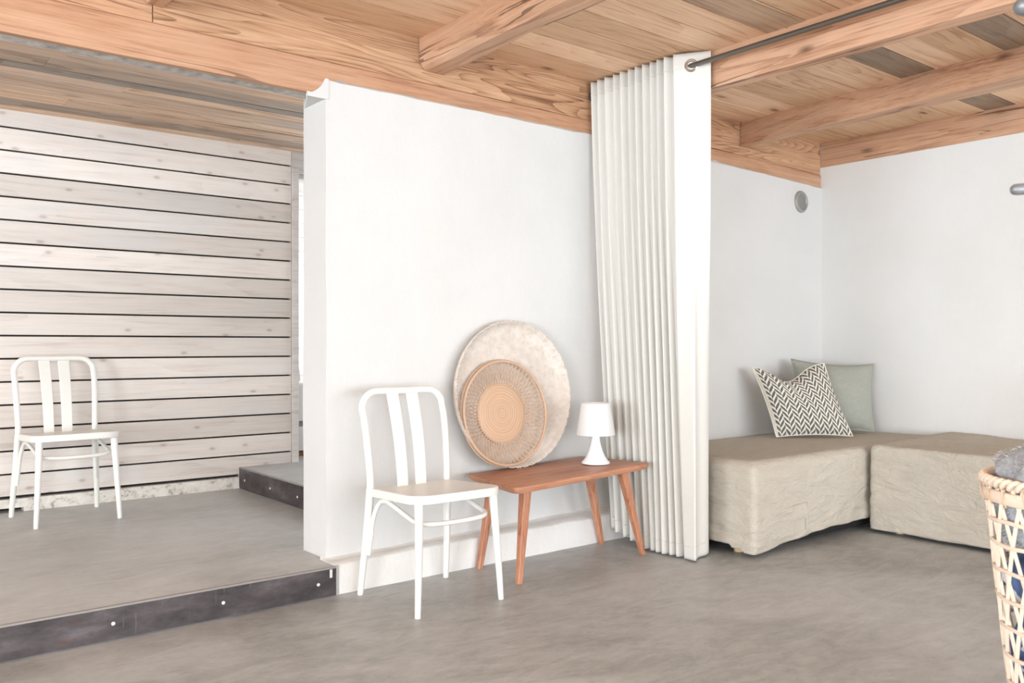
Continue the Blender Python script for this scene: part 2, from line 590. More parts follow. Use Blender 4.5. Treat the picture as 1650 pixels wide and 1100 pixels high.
# main ceiling: boards in the bays between the beams
b = MB()
random.seed(11)
bays = [(LX, 1.03, None), (1.03, 2.33, None), (2.33, 3.54, [3.484, 3.278, 3.098, 2.93, 2.755, 2.586, 2.411, 2.218, 2.047]),
        (3.54, 4.80, [3.484, 3.26, 3.053, 2.851, 2.686, 2.543, 2.372, 2.179, 2.007, 1.818, 1.62]),
        (4.80, 5.86, [3.464, 3.182, 2.963, 2.751, 2.542, 2.368, 2.188, 1.99, 1.80])]
for bi, (xa, xb, ss) in enumerate(bays):
    ss = list(ss) if ss else [3.484, 3.277, 3.10]
    ss = [3.56] + ss
    while ss[-1] > BY:
        ss.append(ss[-1] - random.uniform(0.165, 0.21))
    for k in range(len(ss) - 1):
        g = 0.0
        if (bi == 3 and k in (7, 10)) or (bi == 4 and k in (6,)):
            g = 0.85
        elif random.random() < 0.06 and k > 3:
            g = 0.5
        dz = random.uniform(-0.0025, 0.0025)
        b.box(xa, xb, max(ss[k + 1], BY) + 0.0035, ss[k] - 0.0035, ZC + dz, ZC + 0.028, random.random(), g)
b.box(LX, 5.86, BY, 3.56, ZC + 0.0285, ZC + 0.06, 0.1, 0)
struct(b.build('ceiling', 'planks', smooth=False), 'ceiling of brown pine boards', 'ceiling')

# lower ceiling of the raised part
b = MB()
ss = [3.60, 3.78, 3.95, 4.14, 4.31, 4.478, 4.647, 4.749, 4.857, 5.026, 5.177, 5.338, 5.508, 5.75]
gr = [0, 0, 0, 0.1, 0.0, 0.45, 0.9, 0.0, 0.25, 0.1, 0.1, 0.6, 0.0]
tn = [.5, .5, .5, .6, .75, .35, .2, .9, .5, .7, .45, .05, .8]
for k in range(len(ss) - 1):
    j = random.uniform(-0.5, 1.4)
    for xa, xb in ((LX, j), (j, 4.5)):
        dz = random.uniform(-0.003, 0.003)
        b.box(xa + 0.001, xb, ss[k] + 0.004, ss[k + 1] - 0.004, 2.40 + dz, 2.44, tn[k] + random.uniform(-.08, .08), min(1, max(0, gr[k] + random.uniform(-.1, .1))))
b.box(LX, 4.5, 3.6, 5.75, 2.441, 2.47, 0.1)
struct(b.build('ceiling_platform', 'planks_low', smooth=False), 'lower ceiling of weathered wooden strips above the platform', 'ceiling')

# white partition wall
b = MB()
n = 60
xs = [1.757 + (XR + 0.1 - 1.757) * i / n for i in range(n + 1)]
zs = [0.0] + [2.16 * i / 24 for i in range(1, 25)] + [2.225]


def wally(x, z):
    return YW + 0.006 * nz(x * 1.3, 3.1, z * 1.3) + 0.003 * nz(x * 5, 8.1, z * 4)


vs, fs = [], []
for i, x in enumerate(xs):
    for j, z in enumerate(zs):
        zz = z
        if j == len(zs) - 1:
            zz = 2.236 + 0.006 * nz(x * 3, 1.7, 0) + 0.004 * nz(x * 22, 0.7, 0) + (0.004 if x > 3.3 else 0) - max(0, x - 4.2) * 0.028
            if i == 0:
                zz = 2.238
        xx = x + (0.006 * nz(z * 2.2, 9.0, 0) if i == 0 else 0)
        vs.append((xx, wally(x, z), zz))
m = len(zs)
for i in range(n):
    for j in range(m - 1):
        fs.append((i * m + j, (i + 1) * m + j, (i + 1) * m + j + 1, i * m + j + 1))
b._add(vs, fs)
# end face, back face, top
bk = [(1.757 + 0.01 * nz(z * 1.8, 4.0, 0), 3.712 + 0.004 * nz(z * 3, 2, 1), z if j < m - 1 else 2.205) for j, z in enumerate(zs)]
o = b._add([vs[j] for j in range(m)] + bk, [(m + j, j, j + 1, m + j + 1) for j in range(m - 1)])
b._add([(1.757, 3.712, 0), (XR + .1, 3.712, 0), (XR + .1, 3.712, 2.2), (1.757, 3.712, 2.2)], [(1, 0, 3, 2)])
struct(b.build('wall_back', 'plaster', sharp=50, bevel=0.0), 'white plastered partition wall', 'wall')
# plaster lip where the wall end meets the beam
b = MB()
prof = [(1.768, 2.241), (1.753, 2.241), (1.747, 2.230), (1.741, 2.217), (1.731, 2.203), (1.718, 2.190), (1.705, 2.179), (1.690, 2.171), (1.668, 2.164), (1.668, 2.150), (1.768, 2.150)]
b.loft([[(x, 3.484, z) for x, z in prof], [(x, 3.50, z) for x, z in prof]])
tri_ = [(1.666, 3.4890), (1.762, 3.4890), (1.762, 3.710)]
rings = []
for z, k in ((2.1715, 1.0), (2.162, 0.98), (2.153, 0.93)):
    rings.append([(1.762 + (x - 1.762) * k, y, z) for x, y in tri_])
b.loft(rings)
struct(b.build('trim_5', 'plaster', sharp=50), 'curved white plaster lip at the top of the wall end', 'wall edge')
# crumbled grey edge under the beam
b = MB()
rings = []
for i in range(420):
    x = 1.80 + (5.68 - 1.80) * i / 419
    zt = 2.236 + (0.004 if x > 3.3 else 0) - max(0, x - 4.2) * 0.028
    h = 0.004 + 0.010 * max(0, nz(x * 2.2, 5.5, 0)) + 0.010 * max(0, nz(x * 19, 6.5, 0))
    rings.append([(x, 3.4935, zt - 0.02), (x, 3.4905, zt + h), (x, 3.504, zt + h), (x, 3.504, zt - 0.02)])
b.loft(rings)
struct(b.build('trim_6', 'crumble', smooth=False), 'crumbly grey plaster edge below the beam', 'wall edge')

# ledge at the foot of the partition
b = MB()
rings = []
for i in range(40):
    x = 1.735 + (3.60 - 1.735) * i / 39
    j1, j2 = 0.004 * nz(x * 6, 1, 0), 0.004 * nz(x * 7, 2, 3)
    zf = 0.127 + 0.012 * min(1, (x - 1.735) / 0.5) + j1
    zb = 0.127 + 0.03 * min(1, (x - 1.735) / 1.6) + j2
    rings.append([(x, 3.36 + j2, 0), (x, 3.36 + j2, zf - 0.01), (x, 3.37 + j2, zf), (x, 3.43, (zf + zb) / 2), (x, 3.485, zb), (x, 3.50, zb + 0.012), (x, 3.50, 0)])
b.loft(rings)
struct(b.build('trim_1', 'ledge', sharp=50), 'low white plastered ledge along the foot of the wall', 'ledge')

# right wall
b = MB(); b.box(XR, XR + 0.2, BY, 3.72, 0, 2.352); b.box(XR + 0.15, XR + 0.2, BY, 3.72, 2.352, 2.56)
struct(b.build('wall_right', 'plaster_r', smooth=False), 'white wall behind the low sofa', 'wall')

# left outer wall with two window openings, rear wall with an added opening for the fill lamp
b = MB()
for y0, y1, z0, z1 in ((BY - .1, -4.1, 0, 2.56), (-4.1, -0.9, 0, 0.12), (-4.1, -0.9, 2.3, 2.56), (-0.9, 1.0, 0, 2.56), (1.0, 3.0, 0, 0.25), (1.0, 3.0, 2.25, 2.56), (3.0, 5.75, 0, 2.56)):
    b.box(LX - 0.12, LX, y0, y1, z0, z1)
struct(b.build('wall_left', 'plaster_r', smooth=False), 'white outer wall with windows', 'wall')
b = MB()
for x0, x1, z0, z1 in ((LX, -2.4, 0, 2.56), (-2.4, XR, 0, 0.08), (-2.4, XR, 2.25, 2.56), (XR, XR + .2, 0, 2.56)):
    b.box(x0, x1, BY - 0.12, BY, z0, z1)
struct(b.build('wall_front', 'plaster_r', smooth=False), 'white outer wall behind the viewer', 'wall')

# board-clad wall
random.seed(5)
b = MB()
YC = 5.60
z = 2.41
bounds = [2.43] + [2.293 - 0.1308 * k for k in range(16)] + [0.203]
for k in range(len(bounds) - 1):
    jx = random.uniform(0.004, 0.012)
    b.box(LX, 2.560, YC + random.uniform(-0.002, 0.002), YC + 0.02, bounds[k + 1] + 0.010, bounds[k], random.random(), 0)
o_clad = struct(b.build('wall_clad', 'cladding', smooth=False, bevel=0.0015, seg=1), 'wall of pale whitewashed horizontal boards', 'wall')
b = MB(); b.box(LX, 2.55, YC + 0.021, YC + 0.08, 0.2, 2.43)
struct(b.build('wall_behind_boards', 'dark_gap', smooth=False))
# stone strip under the boards
b = MB()
rings = []
for i in range(60):
    x = 0.93 + (2.19 - 0.93) * i / 59
    j = 0.004 * nz(x * 9, 3, 0)
    rings.append([(x, 5.575 + j, PZ), (x, 5.585 + j, 0.196), (x, 5.68, 0.198), (x, 5.68, PZ)])
b.loft(rings)
struct(b.build('baseboard_rear', 'stone', smooth=True), 'mottled pale stone strip below the boards', 'baseboard')
rings = []
for k in range(30):
    x = LX + (0.93 - LX) * k / 29
    rings.append([(x, 5.58, 0.150 + 0.008 * nz(x * 6, 2, 0)), (x, 5.588, 0.196), (x, 5.68, 0.198), (x, 5.68, 0.150)])
b = MB(); b.loft(rings)
struct(b.build('baseboard_left', 'stone'), 'undercut pale stone strip at the left end of the board wall', 'baseboard')
b = MB(); b.box(LX, 0.93, 5.66, 5.70, PZ, 0.20)
struct(b.build('baseboard_gap', 'dark_gap', smooth=False))
# board-wall end post and header over the doorway
b = MB(); b.box(2.562, 2.606, 5.578, 5.69, 0.26, 2.285, 0.35, 0.3)
struct(b.build('trim_2', 'cladding', smooth=False, bevel=0.003), 'grey-brown edge board at the end of the clad wall', 'door trim')
b = MB(); b.box(2.562, 4.5, 5.602, 5.70, 2.285, 2.43, 0.2, 0.45)
struct(b.build('trim_3', 'cladding', smooth=False), 'grey board over the doorway', 'door trim')
b = MB(); b.box(2.607, 4.5, 5.64, 5.72, 2.265, 2.284, 0.9, 0); b.box(2.607, 4.5, 5.67, 5.74, 2.235, 2.263, 0.2, 0.4)
struct(b.build('trim_4', 'cladding', smooth=False), 'pale lintel of the doorway', 'door trim')
# passage beyond the doorway
b = MB()
for k in range(19):
    b.box(2.0, 4.5, 7.6, 7.62, 0.26 + 0.13 * k, 0.26 + 0.13 * k + 0.127, random.uniform(.8, 1), 0)
b.box(2.0, 4.5, 7.621, 7.7, 0.2, 2.8)
struct(b.build('wall_passage', 'cladding', smooth=False), 'white boarded wall in the room beyond the doorway', 'wall')
b = MB()
for y0, y1, z0, z1 in ((3.7, 4.3, 0, 2.75), (4.3, 5.5, 0, 0.8), (4.3, 5.5, 2.2, 2.75), (5.5, 6.3, 0, 2.75), (6.3, 7.3, 0, 0.8), (6.3, 7.3, 2.2, 2.75), (7.3, 8, 0, 2.75)):
    b.box(4.5, 4.6, y0, y1, z0, z1)
b.box(1.9, 2.0, 5.75, 7.7, 0.1, 2.75)
struct(b.build('wall_passage_side', 'plaster_r', smooth=False))
b = MB(); b.box(1.9, 4.6, 5.74, 7.8, 2.7, 2.8)
struct(b.build('ceiling_passage', 'plaster_r', smooth=False))

# ================================================================== BEAMS
def y_beam(name, label, stations, mat='beam_y', tone=0.5, wob=0.006, seed=0.0, n_sub=40, group=None):
    """stations: list of (y, [(x,z)...]) ; the hewn skin wavers a little"""
    st = sorted(stations, key=lambda s: s[0])
    rings = []
    for i in range(n_sub + 1):
        y = st[0][0] + (st[-1][0] - st[0][0]) * i / n_sub
        for a in range(len(st) - 1):
            if st[a][0] <= y <= st[a + 1][0] + 1e-9:
                break
        t_ = (y - st[a][0]) / (st[a + 1][0] - st[a][0])
        ring = []
        for k, ((xa, za), (xb, zb)) in enumerate(zip(st[a][1], st[a + 1][1])):
            x, z = xa + (xb - xa) * t_, za + (zb - za) * t_
            if z < ZC - 0.004:
                x += wob * nz(y * 2.5, k * 3.1 + seed, 0) + wob * .5 * nz(y * 9, k * 5.1 + seed, 1)
                z += wob * nz(y * 2.3, k * 2.7 + seed, 7)
            ring.append((x, y, z))
        rings.append(ring)
    mb = MB(); mb.loft(rings, tone=tone)
    o = mb.build(name, mat, sharp=28)
    return tag(o, label, 'beam', group)


T = ZC + 0.003
y_beam('ceiling_beam', 'thick rounded hewn beam above the middle of the white wall, nearest to the camera', [
    (3.50, [(2.250, T), (2.250, 2.425), (2.266, 2.400), (2.292, 2.383), (2.385, 2.379), (2.402, 2.42), (2.402, T)]),
    (3.2, [(2.246, T), (2.242, 2.44), (2.252, 2.41), (2.285, 2.384), (2.39, 2.392), (2.415, 2.43), (2.415, T)]),
    (2.6, [(2.215, T), (2.205, 2.46), (2.212, 2.42), (2.245, 2.388), (2.35, 2.386), (2.40, 2.42), (2.40, T)]),
    (BY, [(2.10, T), (2.09, 2.46), (2.10, 2.42), (2.13, 2.388), (2.24, 2.388), (2.29, 2.42), (2.29, T)])], tone=0.45, wob=0.011, seed=3, n_sub=120)
y_beam('ceiling_beam', 'square orange beam directly behind the curtain rod', [
    (3.50, [(3.485, T), (3.49, 2.352), (3.556, 2.345), (3.60, 2.40), (3.60, T)]),
    (BY, [(3.485, T), (3.49, 2.340), (3.575, 2.335), (3.63, 2.40), (3.63, T)])], tone=0.75, wob=0.004, seed=9, n_sub=90)
y_beam('ceiling_beam', 'cracked orange beam above the sofa, with two beams either side', [
    (3.50, [(4.755, T), (4.745, 2.452), (4.751, 2.449), (4.743, 2.372), (4.79, 2.372), (4.86, 2.43), (4.86, T)]),
    (2.6, [(4.675, T), (4.665, 2.462), (4.672, 2.459), (4.664, 2.374), (4.755, 2.374), (4.83, 2.43), (4.83, T)]),
    (1.8, [(4.602, T), (4.594, 2.466), (4.601, 2.463), (4.592, 2.384), (4.79, 2.384), (4.85, 2.43), (4.85, T)]),
    (BY, [(4.40, T), (4.39, 2.466), (4.395, 2.463), (4.39, 2.384), (4.62, 2.384), (4.66, 2.43), (4.66, T)])], tone=0.6, wob=0.004, seed=17, n_sub=120)
y_beam('ceiling_beam', 'knotty orange beam lying along the top of the right wall', [
    (3.50, [(5.70, T), (5.697, 2.45), (5.702, 2.447), (5.697, 2.353), (5.84, 2.353), (5.84, T)]),
    (BY, [(5.70, T), (5.697, 2.45), (5.702, 2.447), (5.697, 2.353), (5.84, 2.353), (5.84, T)])], tone=0.5, wob=0.003, seed=29, n_sub=90)
y_beam('ceiling_beam', 'short grey-brown beam end at the top left of the photo', [
    (3.50, [(0.965, T), (0.970, 2.44), (1.005, 2.388), (1.063, 2.384), (1.096, 2.425), (1.10, T)]),
    (BY, [(0.965, T), (0.970, 2.44), (1.005, 2.388), (1.063, 2.384), (1.096, 2.425), (1.10, T)])], tone=0.15, wob=0.008, seed=41, n_sub=90)

# wall plates along the partition
random.seed(3)


def x_beam(name, label, segs, mat, prof, wob=0.004, seed=0.0, cat='beam'):
    mb = MB()
    for (xa, xb, tone) in segs:
        rings = []
        nn = max(6, int((xb - xa) / 0.05))
        for i in range(nn + 1):
            x = xa + (xb - xa) * i / nn
            sag = -0.022 * max(0, (x - 4.3) / 1.4)
            rings.append([(x, y + wob * nz(x * 2, k * 3.3 + seed, 0), z + (sag if z < 2.5 else 0) + (wob * nz(x * 1.7, k * 4.1 + seed, 5) if z < ZC - .01 else 0)) for k, (y, z) in enumerate(prof)])
        mb.loft(rings, tone=tone)
    return tag(mb.build(name, mat, sharp=28), label, cat)


x_beam('wall_plate', 'dark brown upper timber with coarse grain running above the pinkish beam', [(LX, 1.024, 0.55), (1.028, 5.70, 0.3)], 'beam_dark',
       [(3.506, T), (3.502, 2.324), (3.69, 2.324), (3.69, T)], 0.003, 4)
x_beam('lintel_beam', 'light pinkish brown beam along the top of the white wall and over the platform', [(LX, 5.69, 0.5)], 'beam_light',
       [(3.500, 2.322), (3.494, 2.316), (3.493, 2.186), (3.499, 2.172), (3.53, 2.172), (3.53, 2.322)], 0.002, 14)
# galvanised strip behind the lintel
b = MB()
rings = []
for i in range(150):
    x = LX + (1.76 - LX) * i / 149
    rings.append([(x, 3.533, 2.174 + 0.003 * nz(x * 14, 2, 0)), (x, 3.58, 2.170 + 0.005 * nz(x * 18, 9, 0)), (x, 3.625, 2.178 + 0.006 * nz(x * 11, 6, 0)), (x, 3.625, 2.195), (x, 3.533, 2.195)])
b.loft(rings)
tag(b.build('metal_strip', 'galv', sharp=60), 'dull galvanised metal strip under the lower ceiling beside the lintel beam', 'metal strip')

# ================================================================== STEEL STEP EDGES
pl = thing('step_plate', 'long dark rusty steel plate edging the lower step of the platform', 'step edge', (0.0, 3.35, 0.0))
b = MB(); b.box(LX, 1.732, 3.344, 3.353, 0.004, 0.120)
b.build('plate', 'steel', pl, smooth=False)
b = MB(); b.box(LX, 1.732, 3.342, 3.356, 0.1195, 0.1265)
b.build('edge_strip', 'steel_edge', pl, smooth=False)['label'] = 'pale worn upper edge of the steel plate'


def screw(c, d, parent, r=0.0075):
    mb = MB()
    d = Vector(d)
    q = d.to_track_quat('Z', 'Y').to_matrix()
    mb.lathe([(0.0001, 0.004), (r * .45, 0.0038), (r * .8, 0.003), (r, 0.0), (r, -0.004)], c, 16, q)
    mb.build('screw', 'screw', parent)


for x in (0.04, 0.44, 0.843, 1.246, 1.650):
    screw((x, 3.344, 0.062), (0, -1, 0), pl)
b = MB(); b.box(1.702, 1.714, 3.3425, 3.345, 0.082, 0.117)
b.build('paint_dab', 'plaster', pl, bevel=0.002)['label'] = 'dab of white paint on the end of the plate'
p2 = thing('step_plate', 'short dark steel plate edging the upper step by the doorway', 'step edge', (2.19, 4.7, PZ))
b = MB(); b.box(2.183, 2.192, 3.73, 5.578, PZ + 0.003, 0.256)
b.build('plate', 'steel', p2, smooth=False)
b = MB(); b.box(2.181, 2.195, 3.73, 5.578, 0.2565, 0.262)
b.build('edge_strip', 'steel_edge', p2, smooth=False)['label'] = 'pale worn upper edge of the steel plate'
for y in (5.483, 5.08, 4.694):
    screw((2.183, y, 0.187), (-1, 0, 0), p2)

# ================================================================== BENTWOOD CHAIRS
def chair(label, group, mat):
    t = thing('bentwood_chair', label, 'chair', (0, 0, 0), group)

    def seat_z(y):
        return 0.468 - 0.045 * y - 0.002
    # seat: rounded outline with rim
    out = []
    for cx, cy, r, a0, a1 in ((0.135, -0.155, 0.085, -90, 0), (0.16, 0.14, 0.045, 0, 90), (-0.16, 0.14, 0.045, 90, 180), (-0.135, -0.155, 0.085, 180, 270)):
        for k in range(9):
            a = R(a0 + (a1 - a0) * k / 8)
            out.append((cx + r * math.cos(a), cy + r * math.sin(a)))
    # subdivide outline
    O2 = []
    for i in range(len(out)):
        p, q = Vector(out[i]), Vector(out[(i + 1) % len(out)])
        ns = max(1, int((q - p).length / 0.03))
        O2 += [p.lerp(q, k / ns) for k in range(ns)]
    rings = []
    for s, dz in ((0.965, -0.036), (0.995, -0.034), (1.0, -0.028), (1.0, -0.006), (0.992, -0.001), (0.97, 0.0), (0.9, -0.001), (0.7, -0.004), (0.4, -0.006), (0.12, -0.007)):
        rings.append([(p.x * s, (p.y + .02) * s - .02, seat_z((p.y + .02) * s - .02) + dz) for p in O2])
    mb = MB(); mb.loft(rings)
    mb.build('seat', mat, t, sharp=60)
    # rear legs + hoop
    foot = [(-0.222, 0.212, 0.0), (-0.215, 0.196, 0.14), (-0.204, 0.178, 0.32), (-0.197, 0.170, 0.455)]
    for s in (-1, 1):
        mb = MB()
        pth = bez([(s * abs(x), y, z) for x, y, z in foot], 6)
        mb.tube(pth, [0.0125 + 0.0055 * min(1, i / len(pth) * 1.3) for i in range(len(pth))], 14)
        mb.build('leg', mat, t)
    hoop = [(-0.197, 0.170, 0.45), (-0.198, 0.172, 0.52), (-0.2025, 0.188, 0.65), (-0.2055, 0.207, 0.745)]
    c = []
    for k in range(9):
        a = PI - k / 8 * PI / 2
        c.append((-0.206 + 0.075 + 0.075 * math.cos(a), 0.224 + 0.004 * k / 8, 0.795 + 0.072 * math.sin(a)))
    left = hoop + c
    right = [(-x, y, z) for x, y, z in reversed(left)]
    mb = MB(); mb.tube(bez(left + [(-0.09, 0.229, 0.868), (-0.045, 0.230, 0.867), (0, 0.230, 0.8665), (0.045, 0.230, 0.867), (0.09, 0.229, 0.868)] + right, 5), 0.0158, 14)
    mb.build('back_hoop', mat, t)
    # two flat slats
    for x0, x1, xb0, xb1 in ((-0.084, -0.026, -0.074, -0.022), (0.016, 0.075, 0.018, 0.072)):
        mb = MB()
        rings = []
        for i in range(13):
            q = i / 12
            z = 0.455 + (0.862 - 0.455) * q
            y = 0.148 + 0.02 * q + 0.062 * q * q
            xa, xb = xb0 + (x0 - xb0) * q, xb1 + (x1 - xb1) * q
            rings.append([(xa, y - 0.005, z), (xb, y - 0.005, z), (xb, y + 0.006, z), (xa, y + 0.006, z)])
        mb.loft(rings)
        mb.build('slat', mat, t, bevel=0.003)
    # front legs
    for s in (-1, 1):
        mb = MB()
        pth = bez([(s * 0.207, -0.218, 0.0), (s * 0.199, -0.211, 0.15), (s * 0.190, -0.200, 0.32), (s * 0.184, -0.190, 0.452)], 6)
        mb.tube(pth, [0.0118 + 0.0072 * i / (len(pth) - 1) for i in range(len(pth))], 14)
        mb.build('leg', mat, t)
    # bent stretcher: up the rear legs, forward under the seat, bow between the front legs
    L = [(-0.2035, 0.173, 0.175), (-0.198, 0.163, 0.25), (-0.192, 0.153, 0.33), (-0.184, 0.120, 0.395), (-0.181, 0.070, 0.415), (-0.178, 0.0, 0.400), (-0.176, -0.09, 0.375), (-0.172, -0.150, 0.360),
         (-0.140, -0.178, 0.353), (-0.08, -0.186, 0.349)]
    mb = MB(); mb.tube(bez(L + [(0, -0.188, 0.348)] + [(-x, y, z) for x, y, z in reversed(L)], 6), 0.0105, 12)
    mb.build('stretcher', mat, t)
    return t


ca = chair('white bentwood chair standing on the concrete floor in front of the white wall', 'white bentwood chairs', 'chair')
ca.location = (2.045, 3.088, 0)
cb = ca.copy()
COL.objects.link(cb)
for ch in list(ca.children):
    c2 = ch.copy()
    COL.objects.link(c2)
    c2.parent = cb
cb.location = (1.078, 5.225, PZ)
cb.rotation_euler.z = R(4)
cb['label'] = 'white bentwood chair up on the platform against the board wall'

# ================================================================== BENCH
bn = thing('bench', 'small orange pine bench on four splayed legs beside the curtain', 'bench', (2.86, 3.17, 0))
# top: quad with lifted ends, thin bevelled edges
FLc, FRc, BRc, BLc = Vector((2.385, 2.945, 0.438)), Vector((3.315, 2.985, 0.470)), Vector((3.245, 3.425, 0.466)), Vector((2.472, 3.425, 0.440))
N1, N2 = 40, 14


def bt(u, v):
    p = FLc.lerp(FRc, u).lerp(BLc.lerp(BRc, u), v)
    e = max(0.0, 1 - u / 0.12) ** 2
    p.z += 0.004 * e
    return p


def ro(u, v):
    """round the four corners of the plank"""
    ru, rv = 0.035, 0.075
    cu, cv = min(max(u, ru), 1 - ru), min(max(v, rv), 1 - rv)
    du, dv = (u - cu) / ru, (v - cv) / rv
    if du and dv:
        m_ = max(abs(du), abs(dv)); l_ = math.hypot(du, dv)
        k = m_ / l_
        return cu + du * k * ru, cv + dv * k * rv
    return u, v


edge = [(i / N1, 0) for i in range(N1)] + [(1, i / N2) for i in range(N2)] + [(1 - i / N1, 1) for i in range(N1)] + [(0, 1 - i / N2) for i in range(N2)]
mb = MB()
rings = []
for s, dz in ((0.86, -0.030), (0.955, -0.029), (0.985, -0.018), (1.0, -0.006), (0.998, -0.001), (0.99, 0.0), (0.7, 0.0), (0.3, 0.0), (0.02, 0.0)):
    ring = []
    for u, v in edge:
        u2, v2 = ro(u, v)
        c = 0.5
        sv = s if s > 0.9 or s < 0.86 else 0.94
        su = s if s != 0.86 else 0.96
        p = bt(c + (u2 - c) * (su if s < .9 else 1 - (1 - su) * 0.6), c + (v2 - c) * sv)
        p.z += dz
        ring.append(p)
    rings.append(ring)
mb.loft(rings)
mb.build('bench_top', 'bench', bn, sharp=40)


def bench_leg(foot, top):
    f, tp = Vector(foot), Vector(top)
    rings = []
    for i in range(9):
        q = i / 8
        c = f.lerp(tp, q)
        h = 0.0135 + (0.023 - 0.0135) * q
        ch = 0.005
        rings.append([(c.x + dx, c.y + dy, c.z) for dx, dy in ((-h + ch, -h), (h - ch, -h), (h, -h + ch), (h, h - ch), (h - ch, h), (-h + ch, h), (-h, h - ch), (-h, -h + ch))])
    mb = MB(); mb.loft(rings, tone=random.random())
    mb.build('leg', 'bench_leg', bn, sharp=30)


bench_leg((2.462, 3.008, 0), (2.535, 3.050, 0.413))
bench_leg((2.482, 3.330, 0), (2.555, 3.320, 0.413))
bench_leg((3.300, 3.035, 0), (3.175, 3.060, 0.438))
bench_leg((3.305, 3.335, 0), (3.185, 3.320, 0.438))

# ================================================================== TABLE LAMP
lx, ly, lz = 3.107, 3.177, 0.4650
lp = thing('table_lamp', 'small white table lamp with a cone shade on the bench', 'lamp', (lx, ly, lz))
mb = MB()
mb.lathe([(0.001, 0.002), (0.071, 0.0), (0.0725, 0.003), (0.071, 0.008), (0.062, 0.017), (0.05, 0.034), (0.037, 0.062), (0.0275, 0.092), (0.022, 0.118), (0.020, 0.140), (0.0215, 0.160), (0.0215, 0.175), (0.012, 0.178)], (lx, ly, lz), 48)
mb.build('base', 'lamp_glass', lp, sharp=60)
mb = MB()
mb.lathe([(0.098, 0.146), (0.0985, 0.148), (0.0745, 0.304), (0.073, 0.307), (0.0715, 0.305), (0.0955, 0.148), (0.098, 0.146)], (lx, ly, lz), 56)
shd = mb.build('lamp_shade', 'shade', lp, sharp=60)
mb = MB()
mb.lathe([(0.010, 0.17), (0.012, 0.19), (0.022, 0.215), (0.020, 0.235), (0.001, 0.247)], (lx, ly, lz), 24)
mb.build('bulb', 'lamp_glass', lp)
mb = MB()
for k in range(3):
    a = k * 2 * PI / 3
    mb.tube([(lx + 0.014 * math.cos(a), ly + 0.014 * math.sin(a), lz + 0.172), (lx + 0.094 * math.cos(a), ly + 0.094 * math.sin(a), lz + 0.160)], 0.0015, 6)
mb.build('shade_ring', 'lamp_glass', shd)

# ================================================================== WOVEN TRAYS
def tilt_frame(center, tilt, turn=0.0):
    """local +Z faces out of the wall (-Y world), leaning back by tilt"""
    n_ = Vector((math.sin(turn), -math.cos(tilt), math.sin(tilt))).normalized()
    xax = Vector((1, 0, 0))
    xax = (xax - n_ * xax.dot(n_)).normalized()
    yax = n_.cross(xax)
    return Matrix((xax, yax, n_)).transposed()


oc = Vector((2.758, 3.392, 0.823))
Fo = tilt_frame(oc, R(5.5))
ot = thing('woven_tray', 'large round whitewashed woven bamboo tray leaning against the wall on the bench', 'tray', (2.74, 3.40, 0.45))
RO = 0.3695
mb = MB()
prof = [(0.005, -0.048), (0.12, -0.0485), (0.23, -0.049), (0.32, -0.047), (0.342, -0.041), (0.356, -0.026), (RO - 0.006, -0.002), (RO, 0.0), (RO + 0.002, -0.004), (0.366, -0.025), (0.352, -0.045), (0.335, -0.052), (0.23, -0.0545), (0.005, -0.054)]
mb.lathe(prof, oc, 120, Fo)
inv = Fo.inverted()
mb.build('tray_body', 'bamboo', ot, sharp=60, uvf=lambda p: ((inv @ (p - oc)).x, (inv @ (p - oc)).y))
mb = MB()
for k in range(150):
    a0, a1 = 2 * PI * k / 150, 2 * PI * (k + 0.62) / 150
    pts = []
    for q in range(4):
        a = a0 + (a1 - a0) * q / 3
        rr = RO - 0.001 + 0.0025 * math.sin(k * 2.1)
        pts.append(oc + Fo @ Vector((rr * math.cos(a), rr * math.sin(a), 0.0 + 0.003 * (q / 3 - .5))))
    mb.tube(pts, 0.0034, 6)
mb.build('woven_rim', 'bamboo', ot, uvf=lambda p: ((inv @ (p - oc)).x, (inv @ (p - oc)).y))
# pierced stitch holes seen on the outside of the side wall
mb = MB()
for row, (rr, zz) in enumerate(((0.3638, -0.023), (0.3575, -0.037))):
    for k in range(110):
        a = 2 * PI * (k + 0.5 * row) / 110
        c = oc + Fo @ Vector((rr * math.cos(a), rr * math.sin(a), zz))
        mb.lathe([(0.0002, 0.0030), (0.0026, 0.0024), (0.0030, -0.002)], c, 7, Fo @ Matrix.Rotation(a, 3, 'Z') @ Matrix.Rotation(R(78), 3, 'Y'))
mb.build('stitches', 'cane_wrap', ot)

ic = Vector((2.690, 3.385, 0.7300))
Fi = tilt_frame(ic, R(7.5))
it = thing('rattan_basket_tray', 'smaller tan rattan tray with open lattice border leaning inside the large white tray', 'tray', (2.67, 3.36, 0.47))
RI = 0.259
invi = Fi.inverted()


def ip(r, a, z):
    return ic + Fi @ Vector((r * math.cos(a), r * math.sin(a), z))


mb = MB()
mb.lathe([(0.001, -0.0335), (0.05, -0.0335), (0.10, -0.0345), (0.146, -0.036), (0.152, -0.0385), (0.150, -0.042), (0.08, -0.041), (0.001, -0.040)], ic, 90, Fi)
mb.build('coiled_centre', 'coil', it, sharp=60, uvf=lambda p: ((invi @ (p - ic)).x, (invi @ (p - ic)).y))
mb = MB()
NL = 62
for d in (1, -1):
    for k in range(NL):
        a0 = 2 * PI * k / NL + (0.0 if d > 0 else PI / NL)
        pts = []
        for q in range(6):
            f_ = q / 5
            r_ = 0.147 + (RI - 0.006 - 0.147) * f_
            z_ = -0.037 + 0.034 * f_ ** 1.6 + d * 0.0012
            pts.append(ip(r_, a0 + d * 0.20 * f_, z_))
        mb.tube(pts, 0.0021, 5, caps=False)
mb.build('lattice', 'rattan', it)
mb = MB(); mb.tube([ip(RI, 2 * PI * k / 96, 0.0) for k in range(96)], 0.0068, 10, closed=True)
